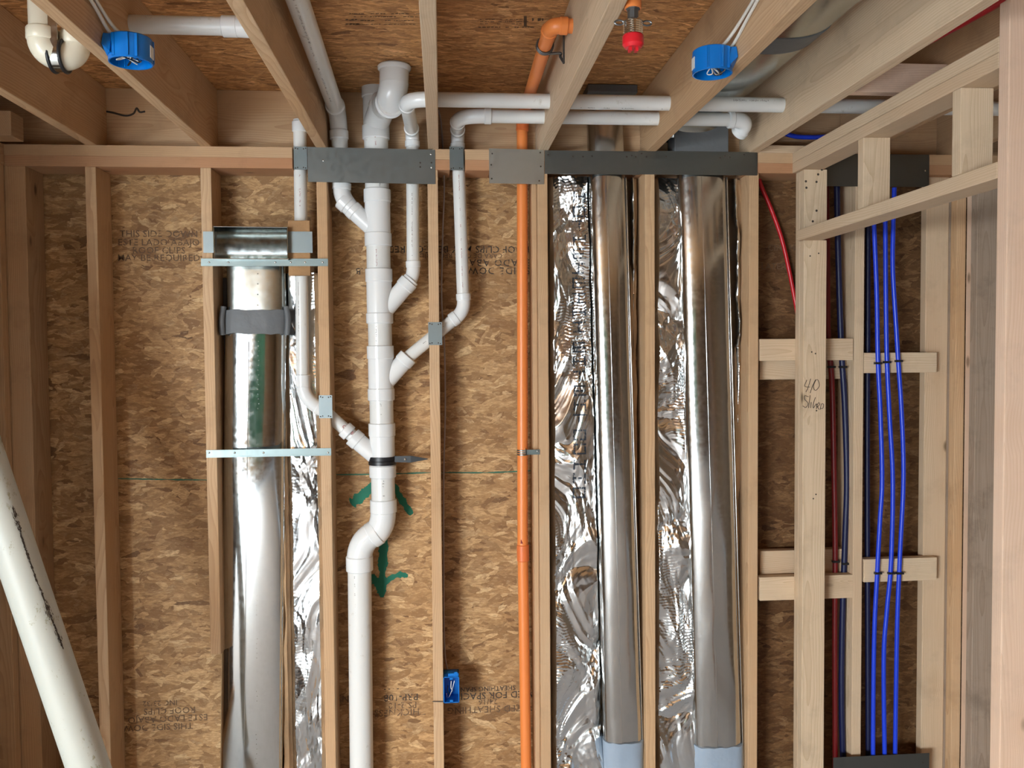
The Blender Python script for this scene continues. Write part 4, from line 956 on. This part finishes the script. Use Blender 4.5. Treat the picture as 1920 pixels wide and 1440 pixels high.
def foil(x0, x1, z0, z1, label, duct, seed, amp=1.0, front=0.045, tilt=0.0, letters=None):
    th = thing('insulation_batt', label, 'insulation', ((x0+x1)/2, 0.12, z0), 'foil-faced insulation batts')
    nx = int((x1-x0)/0.0026); nz = int((z1-z0)/0.0036); bm = bmesh.new(); g = []
    for j in range(nz+1):
        row = []; z = z0+(z1-z0)*j/nz
        dl, dr_, yb_ = duct(z)
        for i in range(nx+1):
            x = x0+(x1-x0)*i/nx
            u = min(1, (x-x0)/0.018)*min(1, (x1-x)/0.018)
            m = 0.0
            if dl-0.004 < x < dr_+0.004: m = 1.0
            else: m = max(0.0, 1-min(abs(x-dl), abs(x-dr_))/0.022)*0.75
            ex = 0.010*noise.noise(Vector((x1*5, z*7, seed))) if i in (0, nx) else 0
            y = front+0.035*(1-math.sqrt(max(0, u)))-crinkle(x, z, seed)*(1-m)*amp-tilt*(x-(x0+x1)/2)
            y = y*(1-m)+yb_*m
            row.append(bm.verts.new((x, min(y, 0.134), z)))
        g.append(row)
    for j in range(nz):
        for i in range(nx): bm.faces.new((g[j][i], g[j][i+1], g[j+1][i+1], g[j+1][i]))
    for f in bm.faces: f.normal_update()
    obj('foil_facing', bm, FOIL, th, smooth=0.45)
    if letters:
        def fy(x, z):
            dl, dr_, yb_ = duct(z); m = max(0.0, 1-min(abs(x-dl), abs(x-dr_))/0.022)*0.75
            return (front-crinkle(x, z, seed)*(1-m)*amp-tilt*(x-(x0+x1)/2))*(1-m)+yb_*m-0.0016
        rnd = random.Random(4); px_, ya, yb2_ = letters; y = ya
        while y < yb2_:
            bm = bmesh.new(); hgt = 20
            bars = rnd.choice([[(0, 0, 24, 3), (0, 9, 24, 3), (0, 17, 24, 3), (0, 0, 3, 20)], [(0, 0, 3, 20), (21, 0, 3, 20), (0, 8, 24, 3)], [(0, 0, 24, 3), (0, 17, 24, 3), (0, 0, 3, 20), (21, 0, 3, 20)], [(0, 0, 24, 3), (10, 0, 3, 20)], [(0, 0, 24, 3), (0, 17, 24, 3), (10, 0, 3, 20)]])
            for (bx_, by_, w_, h_) in bars:
                A_ = at(px_+bx_, y+by_, 0.05); B_ = at(px_+bx_+w_, y+by_+h_, 0.05); n1 = max(1, int(abs(B_.x-A_.x)/0.0026)); n2 = max(1, int(abs(B_.z-A_.z)/0.0036)); G_ = []
                for q in range(n2+1):
                    z = A_.z+(B_.z-A_.z)*q/n2; G_.append([bm.verts.new((A_.x+(B_.x-A_.x)*k/n1, fy(A_.x+(B_.x-A_.x)*k/n1, z), z)) for k in range(n1+1)])
                for q in range(n2):
                    for k in range(n1):
                        if rnd.random() < 0.74: bm.faces.new((G_[q][k], G_[q][k+1], G_[q+1][k+1], G_[q+1][k]))
            obj('printed_letter', bm, FOILINK, th); y += rnd.choice((26, 27, 29, 38))
    # fibre core behind the facing, peeping out at the edges
    bm = bmesh.new(); n = int((z1-z0)/0.02); L = []
    for j in range(n+1):
        z = z0+(z1-z0)*j/n; e = 0.010*noise.noise(Vector((1, z*6, seed))); e2 = 0.010*noise.noise(Vector((5, z*6, seed)))
        a_, b_ = x0-0.008+e, x1+0.008+e2; yf = 0.090+0.012*noise.noise(Vector((9, z*8, seed)))
        L.append([bm.verts.new(q) for q in ((a_, 0.137, z), (a_, yf, z), (x0+0.015, yf-0.01, z), (x0+0.03, 0.128, z), (x1-0.03, 0.128, z), (x1-0.015, yf-0.01, z), (b_, yf, z), (b_, 0.137, z))])
    for a_, b_ in zip(L, L[1:]):
        for k in range(8): bm.faces.new((a_[k], a_[(k+1) % 8], b_[(k+1) % 8], b_[k]))
    bm.faces.new(L[0][::-1]); bm.faces.new(L[-1]); bmesh.ops.recalc_face_normals(bm, faces=bm.faces)
    obj('fiber_core', bm, FIBER, th, label='brown fiberglass showing at the edge')
    return th
def span(th_top, th_bot, pad=0.0, yb_=0.131):
    Yf = 0.075
    tl_, tr = at(th_top[0], 330, Yf), at(th_top[1], 330, Yf); bl, br = at(th_bot[0], 1440, Yf), at(th_bot[1], 1440, Yf)
    def f(z):
        t = (z-bl.z)/(tl_.z-bl.z); return bl.x+(tl_.x-bl.x)*t+0.004, br.x+(tr.x-br.x)*t-0.004, yb_
    return f
g_ = 0.010
foil(SX[1]+H+g_, SX[2]-H-g_-0.012, 0.04, ZT-0.085, 'crumpled shiny foil insulation around the left narrow duct', span((1107, 1176), (1137, 1209)), 3.3, letters=(1074, 360, 930))
foil(SX[2]+H+g_, SX[3]-H-g_, 0.04, ZT-0.085, 'crumpled shiny foil insulation around the right narrow duct', span((1276, 1367), (1309, 1398)), 8.7)
lf = (at(417, 640, YD), at(536, 640, YD))
def spanA(z): return lf[0].x-0.1, lf[1].x-0.012, 0.133
foil(lf[1].x-0.03, SX[-1]-H-0.006, 0.04, at(580, 512, 0.08).z, 'crumpled shiny foil insulation right of the wide duct', spanA, 14.2, amp=0.5, front=0.082, tilt=0.17)
bm = bx(SX[-2]+H+0.004, lf[0].x+0.01, 0.122, 0.137, 0.04, at(400, 520, 0.1).z)
tag(obj('insulation_strip', bm, simple('gap_shade_fiber', (0.06, 0.045, 0.035), 0.95, bump=1.0, mottling=0.5)), 'insulation strip left of the wide duct, coloured dark for the shaded gap', 'insulation')  # black shade of the gap beside the duct, put into the strip's colour
# big faint lettering down the foil of the left bay
# ------------------------------------------------------------------ PEX water lines in the closet
def pex(pts, r, Y, mat, label, group=None, sc=None):
    th = thing('water_pipe', label, 'water pipe', at(*pts[-1], Y), group)
    P = spline([at(x, y, Y) for x, y in pts], 8); P.append(Vector((P[-1].x, P[-1].y, -0.088)))
    obj('tube', T1(P, r, 16), mat, th, smooth=0.8)
    for (px, py) in (sc or []):
        c = at(px, py, Y); bm = bmesh.new(); add_box(bm, c.x-0.014, c.x+0.014, c.y-r-0.003, c.y+r*0.2, c.z-0.004, c.z+0.004); tube(bm, [c+Vector((0, -r-0.002, 0)), c+Vector((0, -r-0.006, 0))], 0.004, 8)
        bmesh.ops.recalc_face_normals(bm, faces=bm.faces); obj('clip', bm, BLACK, th)
    return th
PG = 'blue water pipes in the closet'
pex([(1634, 352), (1639, 428), (1644, 556), (1646, 672), (1651, 782), (1654, 900), (1650, 975), (1645, 1069), (1639, 1200), (1637, 1387), (1638, 1440)], 0.0085, -0.011, BLUEPEX, 'left of the three bright blue water pipes in the closet', PG, [(1645, 681), (1645, 1074)])
pex([(1659, 352), (1660, 421), (1661, 556), (1663, 674), (1668, 782), (1674, 900), (1671, 1050), (1663, 1144), (1657, 1237), (1659, 1440)], 0.0085, -0.011, BLUEPEX, 'middle of the three bright blue water pipes in the closet', PG, [(1662, 679), (1670, 1074)])
pex([(1677, 352), (1675, 421), (1674, 504), (1680, 608), (1684, 674), (1691, 782), (1694, 900), (1687, 1050), (1682, 1181), (1678, 1440)], 0.0085, -0.011, BLUEPEX, 'right of the three bright blue water pipes in the closet', PG, [(1684, 677), (1686, 1074)])
pex([(1628, 330), (1627, 600), (1626, 900), (1628, 1440)], 0.0105, 0.055, NAVYPEX, 'dark blue water pipe close beside the inner closet stud', None, [])
pex([(1569, 330), (1571, 450), (1577, 640), (1584, 760), (1588, 900), (1585, 1000), (1580, 1150), (1578, 1300), (1581, 1440)], 0.0115, 0.045, NAVYPEX, 'dark blue water pipe beside the red one behind the handwritten post', None, [(1579, 688), (1584, 1056)])
pex([(1549, 330), (1551, 450), (1553, 630), (1560, 720), (1564, 900), (1566, 1050), (1565, 1200), (1566, 1440)], 0.0105, 0.044, REDDARK, 'vertical red water pipe just right of the handwritten post', None, [(1558, 688), (1566, 1052)])
th = thing('water_pipe', 'thin bright red water pipe slanting down behind the handwritten post', 'water pipe', at(1427, 345, 0.06))
obj('tube', T1(spline([at(1421, 330, 0.11), at(1430, 355, 0.11), at(1449, 400, 0.11), at(1469, 460, 0.11), at(1489, 555, 0.112), at(1502, 640, 0.112), at(1512, 800, 0.112), at(1518, 1000, 0.112), at(1520, 1440, 0.112)], 8), 0.0082, 14), REDPEX, th, smooth=0.8)
th = thing('water_pipe', 'short blue water pipe crossing in the dark joist bay above the closet corner', 'water pipe', at(1500, 256, 0.05))
obj('tube', T1(spline([at(1440, 240, 0.06), at(1480, 253, 0.04), at(1505, 257, 0.04), at(1560, 256, 0.02), at(1640, 250, 0.0)], 6), 0.009, 12), BLUEPEX, th, smooth=0.8)
th = thing('water_pipe', 'red water pipe up in the dark joist bay above the closet top plate', 'water pipe', (1.5, -0.8, 2.6))
obj('tube', T1(spline([(1.46, 0.05, 2.60), (1.47, -0.5, 2.61), (1.50, -1.0, 2.60), (1.53, -2.2, 2.58)], 6), 0.0115, 12), REDPEX, th, smooth=0.8)

# ------------------------------------------------------------------ electrical
def round_box(cxy, side, label, seed):
    # cxy = centre at rim, side = +1 when the joist is to the right
    x, y, z = cxy; R = 0.052; hgt = 0.062; z0 = z
    th = thing('ceiling_box', label, 'electrical box', (x, y, z0), 'round blue ceiling boxes')
    bm = bmesh.new(); n = 48
    outer = [(R, 0), (R, hgt*0.96), (R*0.96, hgt)]; inner = [(R*0.94, 0), (R*0.94, hgt*0.93)]
    def ring(r, h): return [bm.verts.new((x+r*math.cos(2*PI*k/n), y+r*math.sin(2*PI*k/n), z0+h)) for k in range(n)]
    o1, o2, o3 = [ring(*q) for q in outer]; i1, i2 = [ring(*q) for q in inner]
    for a_, b_ in ((o1, o2), (o2, o3), (i1, o1), (i2, i1)):
        for k in range(n): bm.faces.new((a_[k], a_[(k+1) % n], b_[(k+1) % n], b_[k]))
    bm.faces.new(o3); bm.faces.new(i2)
    # vertical ribs and nail ears
    for a_ in (0.3, 0.55, 2.2, 2.5, 4.2, 4.9, 5.3): 
        px_, py_ = x+R*math.cos(a_), y+R*math.sin(a_); add_box(bm, px_-0.003, px_+0.003, py_-0.003, py_+0.003, z0+0.004, z0+hgt*0.95)
    bmesh.ops.recalc_face_normals(bm, faces=bm.faces); obj('shell', bm, BLUEBOX, th, smooth=0.6)
    bm = bmesh.new(); xe = x+side*R*0.62
    hexa(bm, [(xe, y-0.052, z0+0.012), (xe, y-0.036, z0+0.060), (xe, y-0.020, z0+0.012), (xe, y-0.020, z0+0.060), (x+side*(R-0.001), y-0.052, z0+0.030), (x+side*(R-0.001), y-0.04, z0+0.060), (x+side*(R-0.001), y-0.016, z0+0.012), (x+side*(R-0.001), y-0.016, z0+0.060)])
    obj('nail_bracket', bm, BLUEBOX, th)
    b3 = bx(x-side*R-0.0007, x-side*R+0.0007, y-0.012, y+0.012, z0+0.012, z0+0.042)
    c = Vector((x, y, 0)); obj('sticker', b3, LABEL, th)
    rnd = random.Random(seed)
    for i in range(5):
        p = [Vector((x+rnd.uniform(-0.03, 0.03), y+rnd.uniform(-0.03, 0.03), z0+hz_)) for hz_ in (0.055, 0.03, 0.010, 0.004, 0.02)]
        obj('wire', T1(spline(p, 6), 0.0016, 8), (WIRE, WIREB, WIRE, WIREB, SCREW)[i], th, smooth=0.9)
    return th
c1 = atz(245, 115, 2.425); c2_ = atz(1339, 136, 2.425)
round_box((JX[-2]+H+0.0535, c1.y, 2.420), -1, 'left round blue ceiling box on the joist, wires inside', 1)
round_box((JX[2]-H-0.0535, c2_.y, 2.420), 1, 'right round blue ceiling box on the joist, white cables above it', 2)
def cable(pts, r, mat, label, name='cable'): return tag(obj(name, T1(spline(pts, 10), r, 12), mat, smooth=0.9), label, 'cable')
jx = JX[2]-H-0.008; y_ = c2_.y
cable([(jx-0.04, y_, 2.478), (jx-0.015, y_-0.04, 2.50), (jx, y_-0.18, 2.545), (jx, y_-0.5, 2.62), (jx, y_-1.4, 2.66)], 0.0045, WIRE, 'left white cable running along the joist down to the right round blue box')
cable([(jx-0.022, y_+0.008, 2.476), (jx+0.002, y_-0.02, 2.490), (jx+0.002, y_-0.18, 2.530), (jx+0.002, y_-0.5, 2.604), (jx+0.002, y_-1.4, 2.645)], 0.0045, WIRE, 'right white cable running along the joist down to the right round blue box')
bm = bmesh.new(); c = Vector((jx, y_-0.24, 2.556)); tube(bm, [c+Vector((0.008, 0.0, 0.018)), c+Vector((-0.008, 0, 0.016)), c+Vector((-0.008, 0, -0.020)), c+Vector((0.008, 0, -0.022))], 0.0013, 6)
bmesh.ops.recalc_face_normals(bm, faces=bm.faces); tag(obj('cable_staple', bm, GRAYM), 'thin staple holding two white cables to the joist', 'staple')
jx = JX[-2]+H+0.008; y_ = c1.y
cable([(jx+0.04, y_, 2.478), (jx+0.012, y_-0.03, 2.505), (jx, y_-0.15, 2.55), (jx, y_-0.5, 2.62), (jx, y_-1.4, 2.66)], 0.0045, WIRE, 'upper white cable running along the joist to the left round blue box')
cable([(jx+0.018, y_, 2.478), (jx+0.004, y_-0.03, 2.49), (jx, y_-0.15, 2.532), (jx, y_-0.5, 2.60), (jx, y_-1.4, 2.64)], 0.0045, WIRE, 'lower white cable running along the joist to the left round blue box')
cable([at(822, 205, 0.02), at(828, 240, 0.09), at(833, 345, 0.10), at(830, 440, 0.09), at(828, 560, 0.07), at(833, 640, 0.07), at(835, 760, 0.08), at(832, 900, 0.09), at(832, 1100, 0.10), at(834, 1220, 0.08), at(842, 1268, 0.06)], 0.0030, WIREG, 'thin grey cable running down beside the stud to the blue outlet box')
# outlet box
xa, xb, za, zb = face_y(831, 861, 1269, 1318, -0.012)
xa = SX[0]+H+0.0005
ob_ = thing('outlet_box', 'small blue rectangular outlet box nailed to the side of the stud', 'electrical box', (xa, 0, za))
bm = bmesh.new(); w = 0.0028; yb2 = 0.065; y0_ = -0.012
add_box(bm, xa, xa+w, y0_, yb2, za, zb); add_box(bm, xb-w, xb, y0_, yb2, za, zb); add_box(bm, xa, xb, y0_, yb2, za, za+w); add_box(bm, xa, xb, y0_, yb2, zb-w, zb); add_box(bm, xa, xb, yb2-w, yb2, za, zb)
xm = (xa+xb)/2
for z in (za+0.006, zb-0.006): add_box(bm, xm-0.006, xm+0.006, y0_, y0_+0.02, z-0.005, z+0.005)
add_box(bm, xa+0.018, xb-0.002, y0_+0.004, y0_+0.03, zb, zb+0.011); add_box(bm, xb-0.018, xb-0.006, y0_+0.002, y0_+0.012, zb+0.008, zb+0.016)
bmesh.ops.recalc_face_normals(bm, faces=bm.faces); obj('shell', bm, BLUEBOX, ob_)
obj('wire', T1(spline([(xm+0.012, 0.0, zb-0.02), (xm+0.004, -0.002, zb-0.05), (xm-0.008, 0.0, za+0.02), (xm-0.016, 0.01, za+0.012), (xm-0.018, 0.02, za+0.026)], 8), 0.0017, 8), SCREW, ob_, smooth=0.9)
obj('wire', T1(spline([(xm+0.0, 0.01, zb-0.025), (xm-0.001, 0.008, zb-0.05), (xm+0.004, 0.01, zb-0.06), (xm-0.002, 0.02, za+0.025)], 8), 0.0017, 8), WIRE, ob_, smooth=0.9)
obj('wire', T1(spline([(xm-0.012, 0.02, zb-0.045), (xm-0.014, 0.015, zb-0.06), (xm-0.008, 0.02, za+0.02)], 8), 0.0017, 8), WIREB, ob_, smooth=0.9)
obj('nail', T1([(xa+0.002, -0.006, za+0.003), (SX[0]-H-0.004, -0.006, za+0.006)], 0.0016, 8), GRAYM, ob_)

# ------------------------------------------------------------------ drain trap upper left and cross pipe
YT = -0.90
tr_ = thing('drain_trap', 'white U-shaped drain trap hanging between the two leftmost joists, black strap round it', 'drain trap', at(110, 128, YT))
pl, pr_ = at(79, 60, YT), at(141, 64, YT+0.03); RT = 0.0315
zb_ = at(110, 128, YT).z
def up(p, z): return Vector((p.x, p.y, z))
bm = bmesh.new(); cU = (pl+pr_)/2; hw = (pr_.x-pl.x)/2
pts = []
for k in range(25):
    a_ = PI+PI*k/24; pts.append(Vector((cU.x+hw*math.cos(a_), pl.y+(pr_.y-pl.y)*(0.5+0.5*math.cos(a_)), zb_+RT*1.1+hw*1.0+hw*1.0*math.sin(a_))))
zs = pts[0].z
tube(bm, pts, RT*1.12, 32); sleeve(bm, up(pl, zs-0.002), up(pl, zs+0.030), RT*1.2); sleeve(bm, up(pr_, zs-0.002), up(pr_, zs+0.030), RT*1.2)
bmesh.ops.recalc_face_normals(bm, faces=bm.faces); obj('trap_bend', bm, PVCOLD, tr_, smooth=0.7)
pipe(up(pl, zs+0.02), up(pl, ZC-0.001), RT, tr_, mat=PVCOLD); pipe(up(pr_, zs+0.02), up(pr_, ZC-0.02), RT, tr_, mat=PVCOLD)
bm = bmesh.new(); cc = Vector((cU.x, (pl.y+pr_.y)/2, zb_+RT*1.1)); 
for off in (-0.014, 0.014): tube(bm, [cc+Vector((off, math.cos(a_)*(RT*1.22), math.sin(a_)*RT*1.22)) for a_ in [2*PI*k/32 for k in range(33)]], 0.005, 8)
bmesh.ops.recalc_face_normals(bm, faces=bm.faces); obj('strap_edge', bm, BLACK, tr_, smooth=0.9)
bm = bmesh.new(); tube(bm, [cc+Vector((-0.012, 0, 0)), cc+Vector((0.012, 0, 0))], RT*1.23, 40); add_box(bm, cc.x-0.011, cc.x+0.011, cc.y-RT*1.17, cc.y-RT*1.17+0.002, cc.z, ZC-0.01)
bmesh.ops.recalc_face_normals(bm, faces=bm.faces); obj('strap', bm, BOOT, tr_, smooth=0.7)
cp = thing('vent_pipe', 'white pipe crossing between two joists behind the left round blue box', 'pipe', (-0.6, -0.79, 2.577))
pipe((JX[-2]+H-0.002, -0.79, 2.577), (JX[-1]-H-0.06, -0.79, 2.577), 0.024, cp)
bm = bmesh.new(); q_ = at(425, 47, -0.79).x; sleeve(bm, (q_-0.012, -0.79, 2.577), (q_+0.03, -0.79, 2.577), 0.0285); tube(bm, [(q_+0.025, -0.79, 2.577), (JX[-1]-H+0.002, -0.79, 2.572)], 0.0275, 32); bmesh.ops.recalc_face_normals(bm, faces=bm.faces); obj('coupling', bm, PVCF, cp, smooth=0.6)

# leaning pipe in the foreground
dz = at(165, 1436, -0.60); uz = at(38, 1061, -0.60); dr2 = (uz-dz).normalized()
p0 = dz-dr2*((dz.z+0.070)/dr2.z); p1 = dz+dr2*((-1.512+0.066-dz.x)/dr2.x)
lean = obj('leaning_pipe', T1([p0+dr2*(1.0*k)*(p1-p0).length/40 for k in range(41)], 0.0572, 56), old_pipe(), smooth=0.6)
tag(lean, 'thick scuffed white pipe leaning in the lower left foreground', 'pipe')
def dirt_streak(seed, a0, l0, l1, n, name):
    rnd = random.Random(seed); bm = bmesh.new(); fdir = (CP-(dz+uz)/2); fdir = (fdir-dr2*fdir.dot(dr2)).normalized(); sd = dr2.cross(fdir); R_ = 0.0578
    for i in range(n):
        u_ = rnd.uniform(l0, l1); kk_ = max(0.0, noise.noise(Vector((u_*14, 3, 1)))); w_ = a0+0.10*math.sin(u_*9)+rnd.gauss(0, 0.02+0.16*kk_); ln = rnd.uniform(0.004, 0.018); ww = rnd.uniform(0.008, 0.05)
        def pt(uu, an): return p0+dr2*uu+(fdir*math.cos(an)+sd*math.sin(an))*R_
        a_ = rnd.uniform(-0.3, 0.3)
        bm.faces.new([bm.verts.new(pt(*q)) for q in ((u_, w_), (u_+ln*0.3, w_+ww), (u_+ln, w_+ww*0.6+a_*ww), (u_+ln*0.8, w_-ww*0.2+a_*ww))])
    return obj(name, bm, INK, lean)
ll = (p1-p0).length
def upos(z): return (z-p0.z)/dr2.z
dirt_streak(5, 0.55, upos(at(75, 1225, -0.6).z), upos(at(0, 960, -0.6).z), 420, 'dirt_streak')
for o in bpy.data.objects:
    if o.type == 'MESH' and o.name.startswith('dirt'): o['label'] = 'black scuffed streak'
